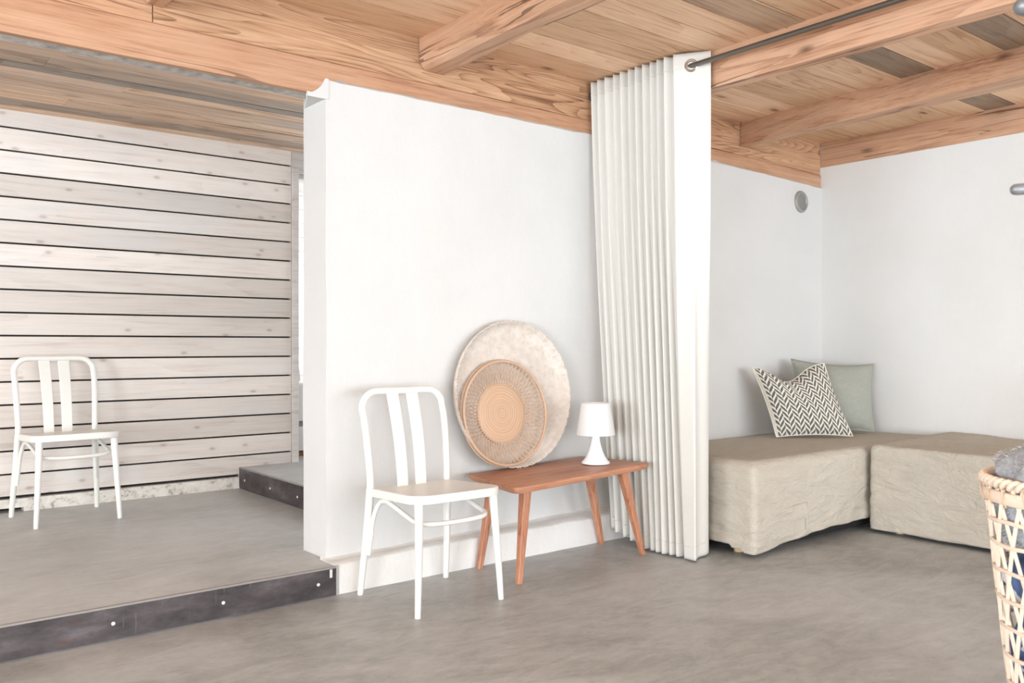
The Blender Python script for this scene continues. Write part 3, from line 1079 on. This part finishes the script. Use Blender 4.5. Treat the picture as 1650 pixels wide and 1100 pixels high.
mb.build('rim', 'rattan', it)
mb = MB(); mb.tube([ip(RI + 0.006, 2 * PI * k / 96, -0.016) for k in range(96)], 0.005, 8, closed=True)
mb.build('lower_ring', 'rattan', it)

# ================================================================== CURTAIN AND ROD
rod = thing('curtain_rod', 'dark grey steel curtain rod running under the beams', 'curtain rod', (3.40, 3.45, 2.456))
mb = MB(); mb.tube([(3.40, 3.49, 2.457), (3.40, BY + .05, 2.452)], 0.0125, 16)
mb.build('tube', 'rod', rod)
mb = MB(); mb.lathe([(0.0005, 0.022), (0.028, 0.022), (0.03, 0.02), (0.03, 0.0)], (3.40, 3.503, 2.457), 24, Vector((0, -1, 0)).to_track_quat('Z', 'Y').to_matrix())
mb.build('wall_flange', 'rod', rod)
for y in (1.05, -1.4):
    mb = MB(); mb.tube([(3.40, y, 2.462), (3.40, y, ZC + 0.002)], 0.005, 8)
    mb.build('ceiling_hanger', 'rod', rod)

cu = thing('curtain', 'tall white cotton curtain drawn back in deep pleats beside the bench', 'curtain', (3.39, 3.1, 0.0))
ZT = 2.522
NF = 11.5        # pleats before the flat leading panel


def curt(s, q):
    """s 0 (wall) .. 1 (leading edge); q 0 top .. 1 bottom"""
    sp = 0.80
    zt = ZT - 0.002
    z_hem = 0.012 + 0.075 * max(0.0, 1 - s / 0.42) ** 1.2
    if s <= sp:
        f_ = s / sp
        ph = 2 * PI * NF * f_ + 1.1 * math.sin(7.1 * f_ + 1.0) + 0.9 * q * nz(f_ * 6, q * 1.2, 0.3)
        ytop = 3.488 + (2.872 - 3.488) * f_
        ybot = 3.335 + (2.815 - 3.335) * f_
        qq = q ** 1.3
        y = ytop + (ybot - ytop) * qq
        amp = (0.017 + 0.009 * q) * (1 + 0.5 * nz(f_ * 9, 4.4, q * .6))
        x = 3.362 + 0.026 * q + amp * math.sin(ph) + 0.014 * q * nz(f_ * 4, q * 1.2, 9) + 0.004 * math.sin(2 * ph + 3 * q)
        y += 0.010 * math.cos(ph * 1.0 + .6) * (1 + q)
        # first panel lies flat against the beam
        fl = max(0.0, 1 - f_ / 0.07)
        x += (3.386 - x) * fl * 0.7
    else:
        f_ = (s - sp) / (1 - sp)
        # last pleat value for continuity
        x0, y0, _ = curt(sp, q)
        xt, yt = 3.352 + 0.100 * f_, 2.872 - 0.152 * f_
        k = min(1.0, max(0.0, (q - 0.12) / 0.75))
        k = k * k * (3 - 2 * k)
        # lower down the leading panel folds round and swings behind
        def poly(f2):
            f2 = min(1.0, max(0.0, f2))
            if f2 < 0.5:
                g = f2 / 0.5
                return x0 + (3.368 - x0) * g, y0 + (2.742 - y0) * g
            g = (f2 - 0.5) / 0.5
            return 3.368 + 0.205 * g, 2.742 + 0.095 * g + 0.016 * math.sin(g * 6.0)
        w = 0.07 * min(1, f_ / 0.07, (1 - f_) / 0.07)
        ps = [poly(f_ + w * (k_ - 3) / 3) for k_ in range(7)]
        xb, yb = sum(p_[0] for p_ in ps) / 7, sum(p_[1] for p_ in ps) / 7
        xt = x0 + (xt - x0) * min(1, f_ * 6)
        yt = y0 + (yt - y0) * min(1, f_ * 6) if f_ < 1 / 6 else yt
        x, y = xt + (xb - xt) * k, yt + (yb - yt) * k
    z = zt + (z_hem - zt) * q
    return x, y, z


NS, NQ = 420, 60
mb = MB()
vs = []
for j in range(NQ + 1):
    for i in range(NS + 1):
        vs.append(curt(i / NS, j / NQ))
fs = [(j * (NS + 1) + i, j * (NS + 1) + i + 1, (j + 1) * (NS + 1) + i + 1, (j + 1) * (NS + 1) + i) for j in range(NQ) for i in range(NS)]
mb._add(vs, fs)
drape = mb.build('drape', 'curtain', cu, sharp=180, solid=0.0025)
# stitched hem along the bottom and heading along the top
for nm, qa, qb in (('heading_band', 0.0, 0.031), ('hem', 0.975, 1.001)):
    mb = MB()
    rows = 4
    vs = []
    for j in range(rows + 1):
        for i in range(NS + 1):
            s = i / NS
            x, y, z = curt(s, qa + (qb - qa) * j / rows)
            vs.append((x, y, z))
    fs = [(j * (NS + 1) + i, j * (NS + 1) + i + 1, (j + 1) * (NS + 1) + i + 1, (j + 1) * (NS + 1) + i) for j in range(rows) for i in range(NS)]
    mb._add(vs, fs)
    mb.build(nm, 'curtain', drape, sharp=180, solid=0.0042)
# eyelet round the rod in the leading panel
nrm = Vector((-0.152, -0.100, 0)).normalized()
mb = MB()
ec = Vector((3.400, 2.800, 2.457))
q = nrm.to_track_quat('Z', 'Y').to_matrix()
mb.lathe([(0.0195, -0.004), (0.0195, 0.003), (0.022, 0.0065), (0.028, 0.007), (0.0325, 0.004), (0.0335, 0.0), (0.0325, -0.004), (0.0195, -0.004)], ec, 36, q)
mb.build('eyelet', 'chrome', drape)['label'] = 'shiny metal eyelet on the curtain heading'

# ================================================================== SOFA MODULES
def cover(x0, x1, y0, y1, zb, zt, rr, seed, res=0.018, hem=None, lift=None, wr=1.0):
    """a loose linen cover: rounded box open below, wrinkled, with an uneven hem"""
    cx, cy = (x0 + x1) / 2, (y0 + y1) / 2
    hx, hy = (x1 - x0) / 2, (y1 - y0) / 2
    nx, ny, nz_ = max(8, int((x1 - x0) / res)), max(8, int((y1 - y0) / res)), max(8, int((zt - zb) / res * 1.6))
    per = [(-1 + 2 * i / nx, -1) for i in range(nx)] + [(1, -1 + 2 * i / ny) for i in range(ny)] + [(1 - 2 * i / nx, 1) for i in range(nx)] + [(-1, 1 - 2 * i / ny) for i in range(ny)]
    mb_ = MB()
    rings = []
    r2 = 0.022

    def corner(u, v, inset):
        X, Y = u * (hx - inset), v * (hy - inset)
        ix, iy = hx - inset - r2, hy - inset - r2
        ax, ay = max(-ix, min(ix, X)), max(-iy, min(iy, Y))
        d = Vector((X - ax, Y - ay))
        if d.length > r2:
            d = d.normalized() * r2
        return cx + ax + d.x, cy + ay + d.y
    for j in range(nz_ + 1):
        q_ = j / nz_
        ring = []
        for (u, v) in per:
            x, y = corner(u, v, 0.0)
            zb_ = zb + (hem(x, y) if hem else 0)
            z = zb_ + (zt - rr - zb_) * q_
            ou = Vector((u if abs(u) >= 1 else 0, v if abs(v) >= 1 else 0, 0))
            if ou.length:
                ou.normalize()
            w = (1 - q_) ** 0.7
            d_ = 0.005 * wr * (0.35 + w) * fbm(x * 4 + seed, y * 4, z * 15, 4) + 0.012 * wr * w * nz(x * 2.6 + seed, y * 2.6, z * 2) - 0.013 * wr * (0.15 + w) * abs(nz(x * 5 + z * 6, y * 5 - z * 6, z * 13 + seed)) - 0.009 * wr * w * abs(nz(x * 9 - z * 9, y * 9 + z * 9, z * 24 + seed))
            flare = 0.006 * w
            ring.append((x + ou.x * (d_ + flare), y + ou.y * (d_ + flare), z))
        rings.append(ring)
    for k in range(1, 8):
        a = k / 7 * PI / 2
        ins = rr * (1 - math.cos(a))
        ring = []
        for (u, v) in per:
            x, y = corner(u, v, ins)
            ring.append((x, y, zt - rr + rr * math.sin(a) + (lift(x, y) if lift else 0) * (k / 7)))
        rings.append(ring)
    n_top = 22
    for k in range(1, n_top):
        s_ = 1 - k / n_top
        ring = []
        for (u, v) in per:
            x, y = corner(u, v, rr)
            x, y = cx + (x - cx) * s_, cy + (y - cy) * s_
            zz = zt + (lift(x, y) if lift else 0) + 0.004 * fbm(x * 3 + seed, y * 3, 1.0, 4) * min(1, k / 3)
            ring.append((x, y, zz))
        rings.append(ring)
    mb_.loft(rings, True, False)
    n_ = len(per)
    o_ = len(mb_.v) - n_
    mb_.f.append(list(range(o_, o_ + n_)))
    mb_.tone.append(.5)
    mb_.grey.append(0)
    return mb_


SX0, SY0, SY1 = 3.645, 2.605, 3.475
sa = thing('sofa_module', 'beige linen covered low sofa base along the back wall, carrying the cushions', 'sofa', (4.6, 3.05, 0), 'low sofa modules in the corner')
hemA = lambda x, y: (0.018 if x < 3.70 and y > 2.66 else 0.002) + (0.050 * min(1.0, max(0, (x - 3.72)) / 0.55) if y < 2.75 else 0.02 * min(1, (y - 2.6) / .2)) + 0.006 * nz(x * 7, y * 7, 0)
cover(SX0, XR - 0.02, SY0, SY1, 0.020, 0.482, 0.055, 2.0, hem=hemA, lift=lambda x, y: -0.012 * (y - SY0) / 0.9).build('linen_cover', 'linen', sa, sharp=180, solid=0.003)
mb = MB(); mb.box(SX0 + .16, XR - 0.08, SY0 + 0.05, SY1 - 0.04, 0.022, 0.40)  # near-black block set low: shade under the cover put into its colour
mb.build('base_shade_block', 'dark_gap', sa, smooth=False)
for x, y in ((3.735, 2.765), (3.735, 3.36), (5.55, 2.765), (5.55, 3.36)):
    mb = MB(); mb.lathe([(0.001, 0.0), (0.022, 0.0), (0.0245, 0.003), (0.0245, 0.08), (0.001, 0.08)], (x, y, 0), 24)
    mb.build('foot', 'birch', sa, sharp=50)['label'] = 'round pale birch foot'
# sewn patch seam low on the front
mb = MB()
pts = [(4.10, SY0 - 0.004, 0.085), (4.105, SY0 - 0.004, 0.17), (4.11, SY0 - 0.003, 0.235)]
mb.tube(bez(pts, 5), 0.0025, 6)
mb.tube(bez([(4.11, SY0 - 0.003, 0.235), (4.0, SY0 - 0.003, 0.228), (3.9, SY0 - 0.003, 0.222)], 5), 0.0022, 6)
mb.build('seam', 'linen', sa)

sb = thing('sofa_module', 'beige linen covered low sofa base along the right wall, nearer to the camera', 'sofa', (5.2, 1.8, 0), 'low sofa modules in the corner')
hemB = lambda x, y: 0.006 * nz(x * 5, y * 5, 3)


def liftB(x, y):
    e = max(0.0, 1 - abs(y - 2.55) / 0.10) * 0.008
    rid = 0.016 * math.exp(-((y - 2.45 + 0.10 * (x - 5.2)) / 0.16) ** 2) * min(1, max(0, (x - 4.9) / .6))
    return e + rid + 0.004 * nz(x * 2.5, y * 6, 0)


cover(4.70, XR - 0.02, 0.95, 2.578, 0.022, 0.496, 0.022, 7.0, hem=hemB, lift=liftB, wr=0.5).build('linen_cover', 'linen', sb, sharp=180, solid=0.003)
mb = MB(); mb.box(4.77, XR - 0.08, 1.03, 2.54, 0.075, 0.42)  # same near-black block, shade below this cover painted into it
mb.build('base_shade_block', 'dark_gap', sb, smooth=False)
for x, y in ((4.80, 2.45), (4.80, 1.1), (5.55, 2.45), (5.55, 1.1)):
    mb = MB(); mb.lathe([(0.001, 0.0), (0.022, 0.0), (0.0245, 0.003), (0.0245, 0.08), (0.001, 0.08)], (x, y, 0), 24)
    mb.build('foot', 'birch', sb, sharp=50)

# ================================================================== CUSHIONS
def cushion(TL, TR, BL, BR, thick, front, dent=0.0, sag=0.0, seed=0.0, pinch=0.03, power=0.62, n_=44):
    TL, TR, BL, BR = map(Vector, (TL, TR, BL, BR))
    nrm_ = (TR - TL).cross(BL - TL).normalized()
    if nrm_.dot(Vector(front)) < 0:
        nrm_ = -nrm_
    vs_, uv_, fs_ = [], [], []
    for side in (1, -1):
        for j in range(n_ + 1):
            for i in range(n_ + 1):
                u, v = i / n_, j / n_
                a, c = 2 * u - 1, 2 * v - 1
                # edges bow inwards between the pointed corners
                a2 = a * (1 - pinch * (1 - c * c))
                c2 = c * (1 - pinch * (1 - a * a))
                uu, vv = (a2 + 1) / 2, (c2 + 1) / 2
                p = TL.lerp(TR, uu).lerp(BL.lerp(BR, uu), 1 - vv)
                h = ((1 - a * a) * (1 - c * c)) ** power
                t_ = thick * h * (1 + 0.12 * nz(u * 3 + seed, v * 3, side))
                t_ += 0.007 * nz(u * 9 + seed, v * 9, side) * h ** 0.5 - 0.010 * abs(nz(u * 5 + v * 3 + seed, v * 6 - u * 2, side)) * h ** 0.4
                p = p + nrm_ * side * t_
                if dent:
                    e = math.exp(-((u - 0.47) / 0.24) ** 2) * max(0, (v - 0.30) / 0.70) ** 1.6
                    p.z -= dent * e
                    p += nrm_ * 0.05 * e * (0.4 if side > 0 else -0.1)
                if sag:
                    p.z -= sag * (1 - a * a) * max(0, v - .4)
                vs_.append(p)
                uv_.append((u, v))
    m_ = n_ + 1
    for j in range(n_):
        for i in range(n_):
            q_ = (j * m_ + i, j * m_ + i + 1, (j + 1) * m_ + i + 1, (j + 1) * m_ + i)
            fs_.append(q_)
            fs_.append(tuple(m_ * m_ + k for k in reversed(q_)))
    # side strips joining both shells
    border = [(i, 0) for i in range(n_)] + [(n_, j) for j in range(n_)] + [(n_ - i, n_) for i in range(n_)] + [(0, n_ - j) for j in range(n_)]
    for k in range(len(border)):
        a_, b_ = border[k], border[(k + 1) % len(border)]
        ia, ib = a_[1] * m_ + a_[0], b_[1] * m_ + b_[0]
        fs_.append((ib, ia, ia + m_ * m_, ib + m_ * m_))
    mb_ = MB()
    mb_._add(vs_, fs_)
    return mb_, uv_, [vs_[b_[1] * m_ + b_[0]] for b_ in border]


cB = thing('cushion', 'plain sage grey square cushion leaning in the corner, behind the patterned one', 'cushion', (5.3, 3.15, 0.475), 'cushions on the low sofa')
mb, uv, bd = cushion((5.150, 3.385, 0.975), (5.560, 3.020, 0.940), (5.110, 3.300, 0.485), (5.500, 2.975, 0.490), 0.105, (-0.6, -0.8, 0), 0.0, 0.012, 3.0, 0.075, 0.5)
cvB = mb.build('cover', 'sage', cB, sharp=180, uvf=uv)
mb = MB(); mb.tube(bd[::2], 0.003, 6, closed=True)
mb.build('edge_seam', 'sage', cvB)
cA = thing('cushion', 'square cushion with a dark grey and cream herringbone pattern', 'cushion', (4.9, 3.1, 0.475), 'cushions on the low sofa')
mb, uv, bd = cushion((4.690, 3.372, 0.928), (5.085, 3.100, 0.950), (4.745, 3.225, 0.486), (5.130, 2.925, 0.490), 0.100, (-0.6, -0.8, 0), 0.10, 0.0, 11.0, 0.06, 0.5)
cvA = mb.build('cover', 'herring', cA, sharp=180, uvf=uv)
mb = MB(); mb.tube(bd[::2], 0.0042, 6, closed=True)
mb.build('edge_seam', 'cream', cvA)['label'] = 'cream piped edge'

# ================================================================== VENT
vt = thing('wall_vent', 'round grey metal vent on the white wall above the sofa', 'vent', (5.42, YW, 2.076))
qv = Vector((0, -1, 0)).to_track_quat('Z', 'Y').to_matrix()
vc = Vector((5.42, YW - 0.002, 2.076))
mb = MB(); mb.lathe([(0.052, 0.004), (0.055, 0.012), (0.060, 0.017), (0.070, 0.015), (0.076, 0.008), (0.077, 0.0), (0.077, -0.006)], vc, 48, qv)
mb.build('outer_ring', 'vent', vt)
mb = MB(); mb.lathe([(0.001, 0.010), (0.02, 0.0105), (0.045, 0.0105), (0.0535, 0.007), (0.056, -0.003)], vc, 48, qv)
mb.build('valve_disc', 'vent_in', vt)

# ================================================================== METAL STAND AT THE RIGHT EDGE
Fv, Rv = Vector((math.sin(YAW), math.cos(YAW), 0)), Vector((math.cos(YAW), -math.sin(YAW), 0))
sp_ = Fv * 1.45 + Rv * 1.0
st = thing('metal_stand', 'grey metal stand whose rounded arms poke in at the right edge of the photo', 'stand', (sp_.x, sp_.y, 0))
mb = MB(); mb.tube([sp_ + Vector((0, 0, 0.01)), sp_ + Vector((0, 0, 1.80))], 0.014, 16)
mb.build('pole', 'stand', st)
mb = MB(); mb.lathe([(0.001, 0.0), (0.16, 0.0), (0.162, 0.004), (0.155, 0.010), (0.02, 0.016), (0.001, 0.016)], sp_, 48)
mb.build('base', 'stand', st)


def arm(u, v, d, r_, rise):
    e = Fv * d + Rv * ((u - 825) / FPX * d) + Vector((0, 0, HCAM + (555 - v) / FPX * d))
    s_ = Vector((sp_.x, sp_.y, e.z + rise))
    dr = (s_ - e).normalized()
    pts = [e + dr * 0.0005, e + dr * r_ * 0.3, e + dr * r_ * 0.65, e + dr * r_ * 1.2, e + dr * 0.06, s_]
    mb_ = MB(); mb_.tube(pts, [r_ * 0.25, r_ * 0.72, r_ * 0.93, r_, r_, r_], 16)
    mb_.build('arm', 'stand', st)


arm(1628, 306, 1.45, 0.0095, 0.012)
arm(1634, 10, 1.45, 0.015, -0.01)

# ================================================================== CANE BASKET
bc = Fv * 2.25 + Rv * 1.492
bk_ = thing('cane_basket', 'tall open-weave pale cane laundry basket at the right edge', 'basket', (bc.x, bc.y, 0))


def brad(z):
    f_ = z / 0.725
    return 0.153 + 0.080 * f_ ** 0.9


def bp(a, z, dr=0.0):
    r_ = brad(z) + dr
    return Vector((bc.x + r_ * math.cos(a), bc.y + r_ * math.sin(a), z))


mb = MB()
NB = 23
for d in (1, -1):
    for k in range(NB):
        a0 = 2 * PI * k / NB + (PI / NB * 0.5 if d < 0 else 0)
        pts = [bp(a0 + d * 0.95 * i / 20, 0.015 + 0.70 * i / 20, d * 0.0022) for i in range(21)]
        mb.tube(pts, 0.0056, 6, flat=(0.45, 1.0))
mb.build('diagonal_weave', 'cane', bk_)
for z in (0.018, 0.10, 0.178, 0.255, 0.330, 0.405, 0.480, 0.550, 0.612):
    mb = MB(); mb.tube([bp(2 * PI * k / 72, z + 0.002 * math.sin(k * .7 + z * 40), 0.0045) for k in range(72)], 0.0056, 8, closed=True, flat=(1.0, 0.6))
    mb.build('hoop', 'cane', bk_)
mb = MB(); mb.tube([bp(2 * PI * k / 80, 0.675, 0.004) for k in range(80)], 0.017, 12, closed=True, flat=(1.0, 0.55))
mb.build('rim_band', 'cane', bk_)
mb = MB()
for d in (0, 1):
    mb.tube([bp(2 * PI * k / 240, 0.712 + 0.009 * math.sin(k * 2 * PI / 8 + d * PI), 0.004 + 0.007 * math.cos(k * 2 * PI / 8 + d * PI)) for k in range(240)], 0.0075, 8, closed=True)
mb.build('braided_rim', 'cane', bk_)
for k in range(24):
    a = 2 * PI * k / 24
    mb = MB()
    mb.tube([bp(a, 0.700, 0.016), bp(a + .012, 0.675, 0.0155), bp(a + .02, 0.655, 0.012), bp(a + .02, 0.653, -0.006), bp(a, 0.70, -0.008)], 0.0026, 6, closed=True)
    mb.build('cane_binding', 'cane_wrap', bk_)
mb = MB(); mb.lathe([(0.001, 0.008), (0.15, 0.008), (0.155, 0.004), (0.15, 0.0), (0.001, 0.0)], (bc.x, bc.y, 0.002), 48)
mb.build('basket_bottom', 'cane', bk_)

# fleece blanket stuffed in the top
fb = thing('fleece_blanket', 'fluffy grey blanket stuffed into the top of the cane basket', 'blanket', (bc.x, bc.y, 0.42))
mb = MB()
rings = []
NA = 90
prof = [(0.02, 0.545), (0.09, 0.540), (0.14, 0.545), (0.175, 0.555), (0.190, 0.575), (0.200, 0.61), (0.205, 0.66), (0.207, 0.71), (0.212, 0.745), (0.19, 0.772), (0.13, 0.785), (0.06, 0.785), (0.005, 0.783)]
P2 = bez([(r_, 0, z) for r_, z in prof], 4)
for p in P2:
    ring = []
    for k in range(NA):
        a = 2 * PI * k / NA
        r_, z = p.x, p.z
        dsp = 0.030 * nz(math.cos(a) * 2.2, math.sin(a) * 2.2, z * 8) + 0.008 * nz(math.cos(a) * 9, math.sin(a) * 9, z * 30)
        up = 0.030 * nz(math.cos(a) * r_ * 9 + 5, math.sin(a) * r_ * 9, 2) if z > 0.70 else 0
        r2_ = max(0.003, min(r_ + dsp, brad(min(z, .72)) - 0.016)) if r_ > 0.05 else r_
        ring.append((bc.x + r2_ * math.cos(a), bc.y + r2_ * math.sin(a), z + up))
    rings.append(ring)
mb.loft(rings)
fo = mb.build('blanket', 'fur', fb, sharp=180)
hb = MB()
random.seed(21)
pts = [p for r_ in rings for p in r_]
for k in range(15000):
    p = Vector(random.choice(pts)) + Vector((random.uniform(-.008, .008), random.uniform(-.008, .008), random.uniform(-.008, .008)))
    out = Vector((p.x - bc.x, p.y - bc.y, 0))
    if out.length > 1e-4:
        out.normalize()
    if p.z > 0.72:
        out = out * .3 + Vector((0, 0, 1))
    d = (out + Vector((random.gauss(0, .6), random.gauss(0, .6), random.gauss(0, .6)))).normalized()
    sd = d.orthogonal().normalized() * 0.0011
    l_ = random.uniform(0.008, 0.017)
    e = p + d * l_ + Vector((0, 0, -0.003))
    hb._add([p - sd, p + sd, e], [(0, 1, 2)])
hb.build('pile', 'fur_hair', fb, smooth=False)['kind'] = 'stuff'

# blue cloth with white piping below
bl = thing('blue_garment', 'crumpled blue cloth with white piping in the lower part of the cane basket', 'clothes', (bc.x, bc.y, 0.02))
mb = MB()
rings = []
prof = [(0.02, 0.016), (0.10, 0.018), (0.135, 0.035), (0.15, 0.09), (0.165, 0.16), (0.172, 0.22), (0.162, 0.29), (0.135, 0.35), (0.150, 0.41), (0.172, 0.455), (0.165, 0.49), (0.10, 0.51), (0.05, 0.515), (0.005, 0.515)]


def blue_p(a, r_, z):
    fold = 0.014 * math.sin(a * 9 + z * 30 + 2 * nz(math.cos(a) * 2, math.sin(a) * 2, z * 5)) + 0.016 * nz(math.cos(a) * 3, math.sin(a) * 3, z * 9)
    rr_ = r_ if r_ < .05 else max(0.02, min(r_ + fold, brad(max(z, 0.02)) - 0.012))
    return Vector((bc.x + rr_ * math.cos(a), bc.y + rr_ * math.sin(a), z + (0.02 * nz(math.cos(a) * r_ * 12, math.sin(a) * r_ * 12, 3) if z > .2 else 0)))


P3 = bez([(r_, 0, z) for r_, z in prof], 4)
for p in P3:
    rings.append([blue_p(2 * PI * k / 110, p.x, p.z) for k in range(110)])
mb.loft(rings)
mb.build('cloth', 'blue', bl, sharp=180)
base_a = math.atan2(-bc.y, -bc.x)
mb = MB()


def surf(a, z):
    for i in range(len(P3) - 1):
        if P3[i].z <= z <= P3[i + 1].z:
            break
    return blue_p(a, P3[i].x + 0.004, z)


for a0, z0, pr in ((-0.9, 0.10, 1.3), (-1.5, 0.20, 0.9), (-0.3, 0.17, 1.5), (-1.15, 0.27, 1.1), (-1.6, 0.42, 1.2), (-0.9, 0.41, 0.8)):
    path = []
    for i in range(26):
        f_ = i / 25
        path.append(surf(base_a + a0 + 0.55 * f_ + 0.10 * math.sin(f_ * 6), z0 + 0.055 * math.sin(f_ * PI * pr)))
    mb = MB(); mb.tube(path, 0.0055, 8)
    mb.build('piping', 'piping', bl)['label'] = 'white piping on the blue cloth'

# ================================================================== BEYOND THE DOORWAY
wc = thing('cabinet', 'white cabinet glimpsed through the narrow doorway beside the board wall', 'cabinet', (2.95, 6.05, 0.26))
mb = MB(); mb.box(2.45, 3.5, 5.90, 6.4, 0.29, 0.79)
mb.build('body', 'cabinet', wc, smooth=False, bevel=0.004)
mb = MB(); mb.box(2.46, 3.49, 5.86, 5.899, 0.30, 0.475)
mb.build('drawer_front', 'cabinet', wc, smooth=False, bevel=0.003)
mb = MB(); mb.box(2.46, 3.49, 5.86, 5.899, 0.515, 0.785)
mb.build('drawer_front', 'cabinet', wc, smooth=False, bevel=0.003)
mb = MB(); mb.box(2.46, 3.49, 5.885, 5.9, 0.476, 0.514)
mb.build('shadow_gap', 'vent', wc, smooth=False)['label'] = 'grey gap between the drawer fronts'
mb = MB(); mb.box(2.46, 3.49, 5.87, 5.92, 0.26, 0.29)
mb.build('plinth', 'plinth', wc, smooth=False)['label'] = 'brown wooden plinth'
mb = MB()
rings = []
for i in range(17):
    f_ = i / 16
    x = 2.52 + 0.30 * f_
    e = math.sin(min(max(f_, 0.02), 0.98) * PI) ** 0.4
    rings.append([(x, 6.05 + 0.13 * e * math.cos(2 * PI * k / 24) + 0.01 * nz(x * 9, k, 0), 0.79 + 0.128 * e + 0.128 * e * math.sin(2 * PI * k / 24) + 0.0) for k in range(24)])
mb.loft(rings)
tag(mb.build('fluffy_cushion', 'beige_fluff', sharp=180), 'small beige fluffy bundle on the white cabinet in the doorway', 'cushion')
